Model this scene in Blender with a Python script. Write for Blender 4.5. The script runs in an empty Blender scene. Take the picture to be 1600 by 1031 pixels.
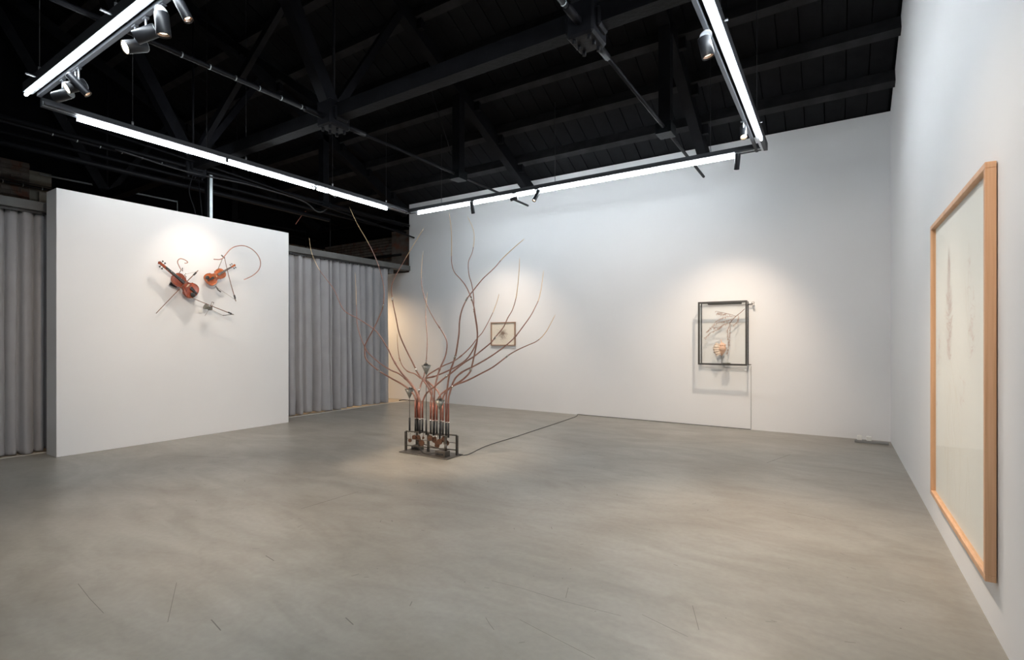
import bpy, math, random
from mathutils import Vector, Matrix
random.seed(7)
S = bpy.context.scene
COL = S.collection
PI = math.pi
# ------------------------------------------------------------------ camera, world, exposure
FP, YAW, CX, CY, EYE = 804.1, 0.5839, 773.3, 530.4, 1.5
cam = bpy.data.cameras.new('camera')
camo = bpy.data.objects.new('camera', cam)
COL.objects.link(camo)
camo.location = (0, 0, EYE)
camo.rotation_euler = (PI / 2, 0, YAW)
cam.sensor_width = 36
cam.lens = FP / 1600 * 36
cam.shift_x = (800 - CX) / 1600
cam.shift_y = (CY - 515.5) / 1600
cam.clip_start = 0.05
cam.clip_end = 100
S.camera = camo
w = bpy.data.worlds.new('world')
S.world = w
w.use_nodes = True
w.node_tree.nodes['Background'].inputs[0].default_value = (0.02, 0.022, 0.026, 1)
w.node_tree.nodes['Background'].inputs[1].default_value = 0.3
S.view_settings.view_transform = 'Standard'
S.view_settings.look = 'None'
S.view_settings.gamma = 1
S.view_settings.use_curve_mapping = False
S.view_settings.exposure = 0.78
LED_POWER = 50.0
COOL = (0.87, 0.945, 1.0)
WARM = (1.0, 0.80, 0.61)
SPOT_W = 1.4

Fv = Vector((-math.sin(YAW), math.cos(YAW), 0))
Rv = Vector((math.cos(YAW), math.sin(YAW), 0))
EYEV = Vector((0, 0, EYE))
def ray(u, v): return Fv + Rv * ((u - CX) / FP) + Vector((0, 0, -(v - CY) / FP))
def aty(u, v, y):                       # survey point of the photograph on the plane Y = y
    d = ray(u, v); return EYEV + d * (y / d.y)
def atx(u, v, x):
    d = ray(u, v); return EYEV + d * (x / d.x)
def atz(u, v, z):
    d = ray(u, v); return EYEV + d * ((z - EYE) / d.z)

# ------------------------------------------------------------------ materials
def mat(name, col, rough=0.5, metal=0.0, spec=0.5, noise=0.0, nscale=6.0, bump=0.0, bscale=60.0, emis=None, estr=0.0):
    m = bpy.data.materials.new(name); m.use_nodes = True
    nt = m.node_tree; b = nt.nodes['Principled BSDF']
    b.inputs['Base Color'].default_value = (*col, 1)
    b.inputs['Roughness'].default_value = rough
    b.inputs['Metallic'].default_value = metal
    b.inputs['Specular IOR Level'].default_value = spec
    tc = nt.nodes.new('ShaderNodeTexCoord')
    if noise > 0:
        n = nt.nodes.new('ShaderNodeTexNoise'); n.inputs['Scale'].default_value = nscale; n.inputs['Detail'].default_value = 5
        nt.links.new(tc.outputs['Object'], n.inputs['Vector'])
        r = nt.nodes.new('ShaderNodeValToRGB')
        r.color_ramp.elements[0].position = 0.3; r.color_ramp.elements[1].position = 0.7
        r.color_ramp.elements[0].color = (*[c * (1 - noise) for c in col], 1)
        r.color_ramp.elements[1].color = (*[min(1, c * (1 + noise)) for c in col], 1)
        nt.links.new(n.outputs['Fac'], r.inputs['Fac']); nt.links.new(r.outputs['Color'], b.inputs['Base Color'])
    if bump > 0:
        n = nt.nodes.new('ShaderNodeTexNoise'); n.inputs['Scale'].default_value = bscale; n.inputs['Detail'].default_value = 4
        nt.links.new(tc.outputs['Object'], n.inputs['Vector'])
        bp = nt.nodes.new('ShaderNodeBump'); bp.inputs['Strength'].default_value = bump; bp.inputs['Distance'].default_value = 0.01
        nt.links.new(n.outputs['Fac'], bp.inputs['Height']); nt.links.new(bp.outputs['Normal'], b.inputs['Normal'])
    if emis:
        b.inputs['Emission Color'].default_value = (*emis, 1); b.inputs['Emission Strength'].default_value = estr
    return m

M = {}
M['wall'] = mat('white_wall_paint', (0.80, 0.805, 0.815), 0.75, spec=0.25, noise=0.012, nscale=1.2, bump=0.05, bscale=220)
M['black'] = mat('black_roof_paint', (0.003, 0.004, 0.005), 0.7, spec=0.08, noise=0.35, nscale=3, bump=0.3, bscale=30)
M['blackwood'] = mat('black_timber', (0.0052, 0.0054, 0.0068), 0.65, spec=0.1, noise=0.35, nscale=5, bump=0.35, bscale=25)
M['plank'] = mat('black_plank', (0.0085, 0.0088, 0.0102), 0.7, spec=0.1, noise=0.3, nscale=3, bump=0.3, bscale=25)
M['purlin'] = mat('worn_black_purlin', (0.019, 0.019, 0.0205), 0.7, spec=0.15, noise=0.4, nscale=4, bump=0.4, bscale=20)
M['blacksteel'] = mat('black_truss_steel', (0.0065, 0.0068, 0.009), 0.5, spec=0.14, noise=0.3, nscale=6, bump=0.2, bscale=40)
M['blackwall'] = mat('black_painted_masonry', (0.003, 0.003, 0.004), 0.85, spec=0.05, noise=0.3, nscale=3, bump=0.4, bscale=18)
M['housing'] = mat('track_housing', (0.055, 0.06, 0.068), 0.5, spec=0.3)
M['rail'] = mat('track_rail', (0.035, 0.037, 0.042), 0.45, spec=0.3)
M['spotbody'] = mat('spot_body', (0.013, 0.014, 0.017), 0.45, spec=0.3)
M['bracket'] = mat('bracket_steel', (0.6, 0.62, 0.65), 0.35, metal=0.8)
for k_, f_ in (('led', 0.92), ('led_left', 0.58), ('led_near', 0.7), ('led_right', 0.95)):     # each track has its own dimmer
    M[k_] = mat('led_diffuser', (0.9, 0.9, 0.9), 0.5, emis=COOL, estr=LED_POWER * f_)
M['lenswarm'] = mat('lens_lit', (0.9, 0.85, 0.7), 0.3, emis=(1, 0.84, 0.58), estr=14)
M['lensdim'] = mat('lens_dim', (0.9, 0.85, 0.7), 0.3, emis=(1, 0.78, 0.55), estr=2.0)
M['reflector'] = mat('spot_reflector', (0.8, 0.6, 0.5), 0.25, metal=0.9)
M['galv'] = mat('galvanised_steel', (0.55, 0.60, 0.62), 0.4, metal=0.7, noise=0.1, nscale=12)
M['pipe'] = mat('dark_conduit', (0.005, 0.0052, 0.0065), 0.5, spec=0.1)
M['beam'] = mat('grey_timber_beam', (0.12, 0.12, 0.117), 0.8, noise=0.2, nscale=4, bump=0.2, bscale=30)
M['copper'] = mat('copper_tube', (0.43, 0.235, 0.185), 0.42, metal=0.35, noise=0.15, nscale=20)
M['copperred'] = mat('oxide_red_tube', (0.32, 0.115, 0.08), 0.45, metal=0.35, noise=0.12, nscale=20)
M['brass'] = mat('pale_brass_tip', (0.78, 0.56, 0.32), 0.4, metal=0.4)
M['clamp'] = mat('polished_clamp', (0.75, 0.68, 0.62), 0.25, metal=0.9)
M['iron'] = mat('raw_dark_steel', (0.12, 0.108, 0.095), 0.5, metal=0.6, noise=0.25, nscale=15)
M['rubber'] = mat('black_sleeve', (0.03, 0.03, 0.032), 0.55)
M['cam'] = mat('rusty_disc', (0.13, 0.065, 0.04), 0.5, metal=0.3, noise=0.3, nscale=30)
M['cone'] = mat('grey_cone_metal', (0.24, 0.23, 0.20), 0.45, metal=0.5, noise=0.15, nscale=30)
M['ash'] = mat('grey_lumps', (0.09, 0.09, 0.085), 0.9, noise=0.3, nscale=40)
M['varnish'] = mat('orange_violin_varnish', (0.42, 0.105, 0.032), 0.25, spec=0.6, noise=0.25, nscale=14)
M['varnishred'] = mat('red_brown_violin_varnish', (0.30, 0.060, 0.026), 0.22, spec=0.6, noise=0.25, nscale=14)
M['ebony'] = mat('ebony', (0.025, 0.02, 0.018), 0.35)
M['greyboard'] = mat('worn_grey_fingerboard', (0.16, 0.14, 0.13), 0.45)
M['maple'] = mat('pale_maple_bridge', (0.70, 0.52, 0.34), 0.5)
M['bowwood'] = mat('dark_bow_wood', (0.17, 0.075, 0.04), 0.35)
M['hair'] = mat('bow_hair_band', (0.30, 0.24, 0.19), 0.6)
M['blackplastic'] = mat('black_plastic', (0.02, 0.02, 0.022), 0.4)
M['white'] = mat('white_plastic', (0.8, 0.8, 0.78), 0.4)
M['greyplastic'] = mat('grey_plastic', (0.25, 0.25, 0.25), 0.5)
M['paper'] = mat('cream_paper', (0.93, 0.93, 0.895), 0.85, noise=0.015, nscale=3)
M['paperwarm'] = mat('warm_cream_paper', (0.86, 0.79, 0.70), 0.85, noise=0.03, nscale=6)
M['inkpink'] = mat('faint_pink_crayon', (0.76, 0.62, 0.58), 0.9)
M['inkochre'] = mat('faint_ochre_crayon', (0.76, 0.68, 0.56), 0.9)
M['inkbrown'] = mat('brown_pencil', (0.30, 0.20, 0.15), 0.9)
M['shell'] = mat('peach_shell', (0.80, 0.52, 0.38), 0.4, noise=0.12, nscale=15)
M['shelllip'] = mat('pale_shell_lip', (0.88, 0.72, 0.60), 0.4)
M['twig'] = mat('thin_twig', (0.25, 0.14, 0.10), 0.7)
M['twigred'] = mat('pinkish_twig', (0.50, 0.32, 0.25), 0.7)
M['vitrine'] = mat('dark_steel_profile', (0.065, 0.063, 0.062), 0.4, metal=0.3)
M['wood2'] = mat('brown_picture_frame_wood', (0.38, 0.25, 0.18), 0.5, noise=0.1, nscale=20)
M['frontwall'] = mat('grey_wall_paint', (0.35, 0.35, 0.35), 0.8)
M['strip'] = mat('pale_floor_joint', (0.68, 0.67, 0.63), 0.7)
M['corridor'] = mat('warm_concrete', (0.45, 0.38, 0.30), 0.6, noise=0.1, nscale=2)

def glassmat():
    m = bpy.data.materials.new('clear_glass'); m.use_nodes = True
    nt = m.node_tree; nt.nodes.clear()
    o = nt.nodes.new('ShaderNodeOutputMaterial'); mx = nt.nodes.new('ShaderNodeMixShader')
    t = nt.nodes.new('ShaderNodeBsdfTransparent'); g = nt.nodes.new('ShaderNodeBsdfGlossy'); f = nt.nodes.new('ShaderNodeLayerWeight')
    t.inputs['Color'].default_value = (0.985, 0.99, 0.985, 1); g.inputs['Roughness'].default_value = 0.02; f.inputs['Blend'].default_value = 0.5
    p = nt.nodes.new('ShaderNodeMath'); p.operation = 'POWER'; p.inputs[1].default_value = 4
    q = nt.nodes.new('ShaderNodeMath'); q.operation = 'MULTIPLY_ADD'; q.inputs[1].default_value = 0.22; q.inputs[2].default_value = 0.015
    nt.links.new(f.outputs['Facing'], p.inputs[0]); nt.links.new(p.outputs[0], q.inputs[0])
    nt.links.new(q.outputs[0], mx.inputs[0]); nt.links.new(t.outputs[0], mx.inputs[1]); nt.links.new(g.outputs[0], mx.inputs[2])
    nt.links.new(mx.outputs[0], o.inputs[0]); return m
M['glass'] = glassmat()

def floormat():
    m = mat('polished_concrete', (0.36, 0.33, 0.28), 0.42, spec=0.5)
    nt = m.node_tree; b = nt.nodes['Principled BSDF']; tc = nt.nodes['Texture Coordinate']
    def noise(scale, detail, sx=1, sy=1, dist=0.0, rz=0.0):
        mp = nt.nodes.new('ShaderNodeMapping'); mp.inputs['Scale'].default_value = (sx, sy, 1); mp.inputs['Rotation'].default_value = (0, 0, rz)
        n = nt.nodes.new('ShaderNodeTexNoise'); n.inputs['Scale'].default_value = scale; n.inputs['Detail'].default_value = detail; n.inputs['Distortion'].default_value = dist
        nt.links.new(tc.outputs['Object'], mp.inputs[0]); nt.links.new(mp.outputs[0], n.inputs['Vector']); return n.outputs['Fac']
    def ramp(src, a, ca, bb, cb):
        r = nt.nodes.new('ShaderNodeValToRGB'); r.color_ramp.elements[0].position = a; r.color_ramp.elements[1].position = bb
        r.color_ramp.elements[0].color = (*ca, 1); r.color_ramp.elements[1].color = (*cb, 1); nt.links.new(src, r.inputs[0]); return r.outputs[0]
    def mix(fac, c1, c2, mode='MIX'):
        x = nt.nodes.new('ShaderNodeMix'); x.data_type = 'RGBA'; x.blend_type = mode
        if isinstance(fac, float): x.inputs[0].default_value = fac
        else: nt.links.new(fac, x.inputs[0])
        nt.links.new(c1, x.inputs[6]); nt.links.new(c2, x.inputs[7]); return x.outputs[2]
    base = ramp(noise(0.45, 7, 1, 1.25, 1.0), 0.32, (0.282, 0.258, 0.220), 0.66, (0.325, 0.312, 0.275))
    swirl = ramp(noise(0.8, 8, 0.7, 1.6, 2.6, 0.35), 0.36, (0.86, 0.85, 0.83), 0.64, (1.04, 1.04, 1.035))
    c = mix(1.0, base, swirl, 'MULTIPLY')
    speck = ramp(noise(26, 5), 0.3, (0.94, 0.94, 0.94), 0.7, (1.04, 1.04, 1.04))
    c = mix(1.0, c, speck, 'MULTIPLY')
    fine = ramp(noise(2.2, 10, 0.7, 1.3, 3.0, -0.3), 0.34, (0.92, 0.91, 0.895), 0.56, (1.0, 1.0, 1.0))
    c = mix(1.0, c, fine, 'MULTIPLY')
    nt.links.new(c, b.inputs['Base Color'])
    rr = nt.nodes.new('ShaderNodeMapRange'); rr.inputs[3].default_value = 0.27; rr.inputs[4].default_value = 0.44
    nt.links.new(noise(1.6, 5, 0.6, 1.5, 0.5), rr.inputs[0]); nt.links.new(rr.outputs[0], b.inputs['Roughness'])
    return m
M['floor'] = floormat()

def woodmat():
    m = mat('light_maple_frame', (0.62, 0.40, 0.25), 0.45, spec=0.4)
    nt = m.node_tree; b = nt.nodes['Principled BSDF']; tc = nt.nodes['Texture Coordinate']
    mp = nt.nodes.new('ShaderNodeMapping'); mp.inputs['Scale'].default_value = (40, 8, 1.2)
    n = nt.nodes.new('ShaderNodeTexNoise'); n.inputs['Scale'].default_value = 1.5; n.inputs['Detail'].default_value = 6
    r = nt.nodes.new('ShaderNodeValToRGB'); r.color_ramp.elements[0].color = (0.60, 0.34, 0.19, 1); r.color_ramp.elements[1].color = (0.74, 0.46, 0.28, 1)
    r.color_ramp.elements[0].position = 0.3; r.color_ramp.elements[1].position = 0.7
    nt.links.new(tc.outputs['Object'], mp.inputs[0]); nt.links.new(mp.outputs[0], n.inputs['Vector']); nt.links.new(n.outputs['Fac'], r.inputs[0]); nt.links.new(r.outputs[0], b.inputs['Base Color'])
    return m
M['maplewood'] = woodmat()

def curtainmat():
    m = mat('grey_curtain_cloth', (0.36, 0.358, 0.372), 0.85, spec=0.2, noise=0.05, nscale=4, bump=0.12, bscale=300)
    b = m.node_tree.nodes['Principled BSDF']; b.inputs['Sheen Weight'].default_value = 0.25
    return m
M['curtain'] = curtainmat()

def brickmat():
    m = mat('old_brick', (0.2, 0.12, 0.09), 0.9, spec=0.2, bump=0.5, bscale=30)
    nt = m.node_tree; b = nt.nodes['Principled BSDF']; tc = nt.nodes['Texture Coordinate']
    n = nt.nodes.new('ShaderNodeTexNoise'); n.inputs['Scale'].default_value = 4.5; n.inputs['Detail'].default_value = 8
    r = nt.nodes.new('ShaderNodeValToRGB'); cr = r.color_ramp
    cr.elements[0].position = 0.35; cr.elements[0].color = (0.11, 0.05, 0.034, 1)
    cr.elements[1].position = 0.62; cr.elements[1].color = (0.11, 0.098, 0.086, 1)
    e = cr.elements.new(0.48); e.color = (0.09, 0.075, 0.066, 1)
    nt.links.new(tc.outputs['Object'], n.inputs['Vector']); nt.links.new(n.outputs['Fac'], r.inputs[0]); nt.links.new(r.outputs[0], b.inputs['Base Color'])
    return m
M['brick'] = brickmat()
M['mortar'] = mat('grey_mortar', (0.14, 0.13, 0.12), 0.95, noise=0.2, nscale=8)
M['patch'] = mat('cream_plaster_patch', (0.20, 0.19, 0.16), 0.9, noise=0.12, nscale=6)

# ------------------------------------------------------------------ mesh helpers
class MB:
    def __init__(s): s.v = []; s.f = []; s.sm = []
    def add(s, vs, fs, smooth=False):
        o = len(s.v); s.v += [tuple(v) for v in vs]; s.f += [tuple(i + o for i in f) for f in fs]; s.sm += [smooth] * len(fs); return s
    def box(s, a, b):
        x0, y0, z0 = a; x1, y1, z1 = b
        return s.add([(x0, y0, z0), (x1, y0, z0), (x1, y1, z0), (x0, y1, z0), (x0, y0, z1), (x1, y0, z1), (x1, y1, z1), (x0, y1, z1)],
              [(0, 3, 2, 1), (4, 5, 6, 7), (0, 1, 5, 4), (1, 2, 6, 5), (2, 3, 7, 6), (3, 0, 4, 7)])
    def bar(s, p, q, wd, ht, up=(0, 0, 1)):      # rectangular bar from p to q
        p = Vector(p); q = Vector(q); d = (q - p).normalized(); u = Vector(up); sd = d.cross(u)
        if sd.length < 1e-4: sd = d.cross(Vector((1, 0, 0)))
        sd.normalize(); u = sd.cross(d).normalized(); a = sd * wd / 2; b = u * ht / 2
        vs = [p - a - b, p + a - b, p + a + b, p - a + b, q - a - b, q + a - b, q + a + b, q - a + b]
        return s.add(vs, [(0, 3, 2, 1), (4, 5, 6, 7), (0, 1, 5, 4), (1, 2, 6, 5), (2, 3, 7, 6), (3, 0, 4, 7)])
    def tube(s, pts, rad, n=8, cap=True):
        pts = [Vector(p) for p in pts]; N = len(pts)
        if not hasattr(rad, '__len__'): rad = [rad] * N
        vs = []; fs = []; pu = None
        for i, p in enumerate(pts):
            d = (pts[min(i + 1, N - 1)] - pts[max(i - 1, 0)])
            d = d.normalized() if d.length > 1e-9 else Vector((0, 0, 1))
            if pu is None:
                pu = d.orthogonal().normalized()
            else:
                pu = (pu - d * pu.dot(d)); pu = pu.normalized() if pu.length > 1e-6 else d.orthogonal().normalized()
            w2 = d.cross(pu)
            for k in range(n):
                a = 2 * PI * k / n; vs.append(p + (pu * math.cos(a) + w2 * math.sin(a)) * rad[i])
        for i in range(N - 1):
            for k in range(n):
                a = i * n + k; b = i * n + (k + 1) % n; fs.append((a, b, b + n, a + n))
        s.add(vs, fs, True)
        if cap:
            o = len(s.v) - len(vs)
            s.f.append(tuple(o + k for k in reversed(range(n)))); s.sm.append(False)
            s.f.append(tuple(o + (N - 1) * n + k for k in range(n))); s.sm.append(False)
        return s
    def cyl(s, p, q, r, n=16, r2=None): return s.tube([p, q], [r, r if r2 is None else r2], n)
    def blob(s, c, r, n=8, m=6, jit=0.0, sc=(1, 1, 1)):
        vs = []; fs = []
        for i in range(m + 1):
            t = PI * i / m
            for k in range(n):
                a = 2 * PI * k / n; rr = r * (1 + random.uniform(-jit, jit))
                vs.append((c[0] + rr * sc[0] * math.sin(t) * math.cos(a), c[1] + rr * sc[1] * math.sin(t) * math.sin(a), c[2] + rr * sc[2] * math.cos(t)))
        for i in range(m):
            for k in range(n):
                fs.append((i * n + k, (i + 1) * n + k, (i + 1) * n + (k + 1) % n, i * n + (k + 1) % n))
        return s.add(vs, fs, jit == 0)
    def build(s, name, m, parent=None, xf=None, kind=None):
        me = bpy.data.meshes.new(name)
        vs = s.v if xf is None else [tuple(xf @ Vector(v)) for v in s.v]
        me.from_pydata(vs, [], s.f); me.materials.append(M[m] if isinstance(m, str) else m)
        me.polygons.foreach_set('use_smooth', s.sm); me.update()
        o = bpy.data.objects.new(name, me); COL.objects.link(o)
        if parent is not None: o.parent = parent; o.matrix_parent_inverse = Matrix.Translation(-parent.location) if parent.parent is None else Matrix.Translation(Vector((0, 0, 0))) @ parent.matrix_parent_inverse.inverted() @ parent.matrix_parent_inverse
        if kind: o['kind'] = kind
        return o
# every part mesh is in world coordinates; parents that are Empties sit at the thing's base
def sub(mb, name, m, part, kind=None):          # a sub-part: part has identity local matrix relative to its mesh data
    me_o = mb.build(name, m, None); me_o.parent = part
    if kind: me_o['kind'] = kind
    return me_o
def tag(o, label, cat=None, group=None, kind=None):
    o['label'] = label
    if cat: o['category'] = cat
    if group: o['group'] = group
    if kind: o['kind'] = kind
    return o
def thing(name, loc, label, cat, group=None):
    o = bpy.data.objects.new(name, None); COL.objects.link(o); o.location = Vector(loc); o.empty_display_size = 0.1
    return tag(o, label, cat, group)
def struct(mb, name, m, label=None):
    o = mb.build(name, m); o['kind'] = 'structure'
    if label: o['label'] = label; 
    o['category'] = name.split('_')[0]
    return o
def bevel(o, wd=0.004, seg=2):
    b = o.modifiers.new('bevel', 'BEVEL'); b.width = wd; b.segments = seg; b.limit_method = 'ANGLE'; return o
def smooth_path(pts, n=5):
    pts = [Vector(p) for p in pts]; out = []
    P = [pts[0] * 2 - pts[1]] + pts + [pts[-1] * 2 - pts[-2]]
    for i in range(1, len(P) - 2):
        for k in range(n):
            t = k / n; a, b, c, d = P[i - 1], P[i], P[i + 1], P[i + 2]
            out.append(0.5 * ((2 * b) + (c - a) * t + (2 * a - 5 * b + 4 * c - d) * t * t + (3 * b - a - 3 * c + d) * t ** 3))
    out.append(pts[-1]); return out

# ------------------------------------------------------------------ the room
XR, YB, XL, YF = 0.681, 9.497, -12.4, -4.0
XC = -8.75                               # pale joint in front of the curtains
WT = 4.85                                # top of the white back wall
SL = 0.45
RY = 2.2                                 # ridge
def zd(y): return 4.87 + SL * (9.5 - y) if y >= RY else 4.87 + SL * (9.5 - RY) - SL * (RY - y)

struct(MB().box((XC, YF, -0.2), (XR + 0.1, YB + 0.1, 0)), 'floor', 'floor', 'polished grey beige concrete floor with brown swirls')
struct(MB().box((XL, YF, -0.2), (XC, YB + 0.4, -0.004)), 'floor_corridor', 'corridor', 'warm concrete floor beyond the pale joint under the curtains')
struct(MB().box((XC - 0.03, YF, -0.02), (XC, YB - 0.001, 0.004)), 'trim_1', 'strip', 'thin pale joint strip in the floor before the curtain')
b = MB().box((-8.826, YB, 0), (XR + 0.1, YB + 0.12, WT))
b.box((XL, YB, 0), (-8.826, YB + 0.12, 3.17))
struct(b, 'wall_back', 'wall', 'long white back wall, lower where it passes the curtain')
# building walls behind
struct(MB().box((XL, YB + 0.30, 0), (XR + 0.6, YB + 0.6, 5.2)), 'wall_rear', 'blackwall', 'old masonry wall above and behind the white back wall, painted black on top')
wl = struct(MB().box((XL - 0.3, YF, 0), (XL, YB + 0.6, 8.6)), 'wall_left', 'blackwall', 'old masonry side wall beyond the curtains, painted black on top')
# right wall follows the roof slope
b = MB()
ys = [YF, RY, YB + 0.12]
for x in (XR, XR + 0.12):
    b.v += [(x, YF, 0), (x, YB + 0.12, 0), (x, YB + 0.12, zd(YB + 0.12)), (x, RY, zd(RY)), (x, YF, zd(YF))]
b.f += [(0, 1, 2, 3, 4), (9, 8, 7, 6, 5), (0, 5, 6, 1), (1, 6, 7, 2), (2, 7, 8, 3), (3, 8, 9, 4), (4, 9, 5, 0)]; b.sm += [False] * 7
struct(b, 'wall_right', 'wall', 'tall white right wall close to the camera')
b = MB()
for y in (YF - 0.12, YF):
    b.v += [(XL, y, 0), (XR + .12, y, 0), (XR + .12, y, zd(YF)), (XL, y, zd(YF))]
b.f += [(0, 1, 2, 3), (7, 6, 5, 4), (0, 4, 5, 1), (1, 5, 6, 2), (2, 6, 7, 3), (3, 7, 4, 0)]; b.sm += [False] * 6
struct(b, 'wall_front', 'frontwall', 'grey wall behind the camera')
# white partition with the violins
part_o = struct(MB().box((-8.61, 2.384, 0), (-8.256, 5.718, 3.43)), 'wall_partition', 'wall', 'freestanding white partition wall carrying the violins')
bevel(part_o, 0.003, 1)
# roof deck + planks
b = MB()
def slab(b, y0, y1, x0, x1, dz0, dz1):
    b.add([(x0, y0, zd(y0) + dz0), (x1, y0, zd(y0) + dz0), (x1, y1, zd(y1) + dz0), (x0, y1, zd(y1) + dz0),
           (x0, y0, zd(y0) + dz1), (x1, y0, zd(y0) + dz1), (x1, y1, zd(y1) + dz1), (x0, y1, zd(y1) + dz1)],
          [(0, 3, 2, 1), (4, 5, 6, 7), (0, 1, 5, 4), (1, 2, 6, 5), (2, 3, 7, 6), (3, 0, 4, 7)])
slab(b, RY, YB + 0.7, XL - 0.3, XR + 0.3, 0.03, 0.2)
slab(b, YF - 0.3, RY, XL - 0.3, XR + 0.3, 0.0, 0.2)
ceil = struct(b, 'ceiling', 'black', 'steep black painted timber roof seen from below')
pw = 0.262
pl = MB(); slab(pl, RY, YB + 0.29, -pw / 2 + 0.007, pw / 2 - 0.007, 0.0, 0.03)
p0 = None; k = 0; x = XR - 0.16
while x > XL + 0.1:
    if p0 is None: p0 = pl.build('roof_plank', 'plank'); o = p0
    else: o = p0.copy(); COL.objects.link(o)
    o.location = (x, 0, random.uniform(-0.006, 0.006)); o.parent = ceil
    x -= pw; k += 1
# purlins
pur = MB().box((XL, -0.06, -0.20), (XR, 0.06, 0.0))
y = 8.88 + 0.745; p0 = None
while y > RY + 0.3:
    y -= 0.745
    if p0 is None: p0 = pur.build('purlin', 'purlin'); o = p0
    else: o = p0.copy(); COL.objects.link(o)
    o.parent = ceil; o.location = (0, y, zd(y) - 0.005); o.rotation_euler = (-math.atan(SL), 0, 0)

# ------------------------------------------------------------------ old brick above the curtains (real bricks, joined)
def bricks(axis, c, u0, u1, z0, z1, face):   # a field of separate bricks in running bond
    b = MB(); row = 0; z = z0
    while z < z1 - 0.04:
        u = u0 - (0.13 if row % 2 else 0)
        while u < u1:
            a0 = max(u, u0); a1 = min(u + 0.245, u1)
            if a1 - a0 > 0.05:
                d = random.uniform(0.008, 0.022)
                if axis == 'y': b.box((a0, c - d, z), (a1, c, z + 0.062))
                else: b.box((c, a0, z), (c + d, a1, z + 0.062))
            u += 0.26
        z += 0.075; row += 1
    return b
br = bricks('y', YB + 0.30, -12.39, -8.7, 3.0, 4.18, 1)
o = br.build('bricks', 'brick'); o['kind'] = 'stuff'; o.parent = bpy.data.objects['wall_rear']
o = MB().box((-9.55, YB + 0.12, 3.0), (-8.75, YB + 0.27, 4.27)).build('brick_pier', 'brick'); o.parent = bpy.data.objects['wall_rear']
o = bricks('x', XL, 4.5, YB + 0.29, 3.0, 4.15, 1).build('bricks', 'brick'); o['kind'] = 'stuff'; o.parent = wl
o = MB().box((XL, 1.6, 3.2), (XL + 0.10, 3.16, 4.72)).build('brick_pier', 'brick'); o.parent = wl
pb = bricks('x', XL + 0.10, 1.6, 3.16, 3.2, 4.70, 1).build('bricks', 'brick'); pb['kind'] = 'stuff'; pb.parent = wl
o = MB().box((XL, 3.16, 3.2), (XL + 0.03, 3.50, 4.62)).build('plaster_patch', 'patch'); o.parent = wl; o['label'] = 'cream plaster patch with a ragged black edge'
o = MB().box((XL, 3.30, 3.9), (XL + 0.10, 3.36, 4.25)).build('bracket', 'patch'); o.parent = wl

# ------------------------------------------------------------------ trusses
def truss(X, label):
    t = thing('roof_truss', (X, RY, zd(RY) - 0.43), label, 'roof truss', 'black roof trusses')
    N1, N2 = 4.33, 2 * RY - 4.33
    def rz(y): return zd(y) - 0.20 - 0.11
    b = MB(); b.bar((X, YB - 0.12, rz(YB - 0.12)), (X, RY, rz(RY)), 0.15, 0.22); b.build('rafter', 'blackwood', t)
    b = MB(); b.bar((X, RY, rz(RY)), (X, -3.9, rz(-3.9)), 0.15, 0.22); b.build('rafter', 'blackwood', t)
    for (y0, z0, y1, z1, wd) in ((N1 + .06, 4.5, 5.55, rz(5.55), 0.10), (N1 - .05, 4.45, 2.45, rz(2.45) - 0.1, 0.17),
                                 (N2 + .05, 4.45, 1.95, rz(1.95) - 0.1, 0.17), (N2 - .06, 4.5, -1.15, rz(-1.15), 0.10)):
        MB().bar((X, y0, z0), (X, y1, z1), wd, wd * 0.9, (1, 0, 0)).build('strut', 'blacksteel', t)
    for y in (6.93, 2 * RY - 6.93):
        MB().box((X - 0.075, y - 0.07, 4.30), (X + 0.075, y + 0.07, rz(y))).build('post', 'blackwood', t)
        g = MB().box((X - 0.10, y - 0.12, 4.20), (X + 0.10, y + 0.12, 4.34)).build('gusset', 'black', t)
    for y in (N1, N2):
        MB().cyl((X, y, 4.4), (X, y, rz(y)), 0.018, 8).build('king_rod', 'blacksteel', t)
        g = MB(); g.box((X - 0.13, y - 0.16, 4.17), (X + 0.13, y + 0.16, 4.5)); g.box((X - 0.17, y - 0.10, 4.24), (X + 0.17, y + 0.10, 4.42))
        go = bevel(g.build('gusset', 'blacksteel', t), 0.02, 1)
        for i in range(3):
            for sx in (-1, 1): sub(MB().cyl((X + sx * 0.07, y - 0.11 + 0.11 * i, 4.13), (X + sx * 0.07, y - 0.11 + 0.11 * i, 4.18), 0.018, 8), 'bolt', 'blacksteel', go)
    MB().cyl((X, N1, 4.28), (X, YB - 0.2, 4.28), 0.022, 8).build('tie_rod', 'blacksteel', t)
    MB().cyl((X, N1, 4.28), (X, N2, 4.28), 0.026, 8).build('tie_rod', 'blacksteel', t)
    MB().cyl((X, N2, 4.28), (X, -3.9, 4.28), 0.022, 8).build('tie_rod', 'blacksteel', t)
    MB().cyl((X, 4.5, 4.28), (X, 4.85, 4.28), 0.034, 8).build('turnbuckle', 'blacksteel', t)
    MB().cyl((X, 3.9, 4.28), (X, 4.15, 4.28), 0.036, 8).build('turnbuckle', 'blacksteel', t)
    for i in range(7): MB().cyl((X, 2.5 + 0.27 * i, 4.28), (X, 2.51 + 0.27 * i, 4.28), 0.029, 8).build('cable_tie', 'galv', t)
    y = 8.88
    while y > 5:                                                     # cleats where the purlins cross
        c = MB(); c.box((X + 0.07, y - 0.1, zd(y) - 0.33), (X + 0.17, y - 0.02, zd(y) - 0.1)); c.build('cleat', 'blackwood', t); y -= 0.745
    return t
truss(-5.32, 'black roof truss in the middle, above the copper sculpture')
truss(-1.87, 'black roof truss nearest the right wall')
truss(-8.82, 'black roof truss above the freestanding white partition')
truss(-12.2, 'black roof truss against the far left wall')
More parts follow.
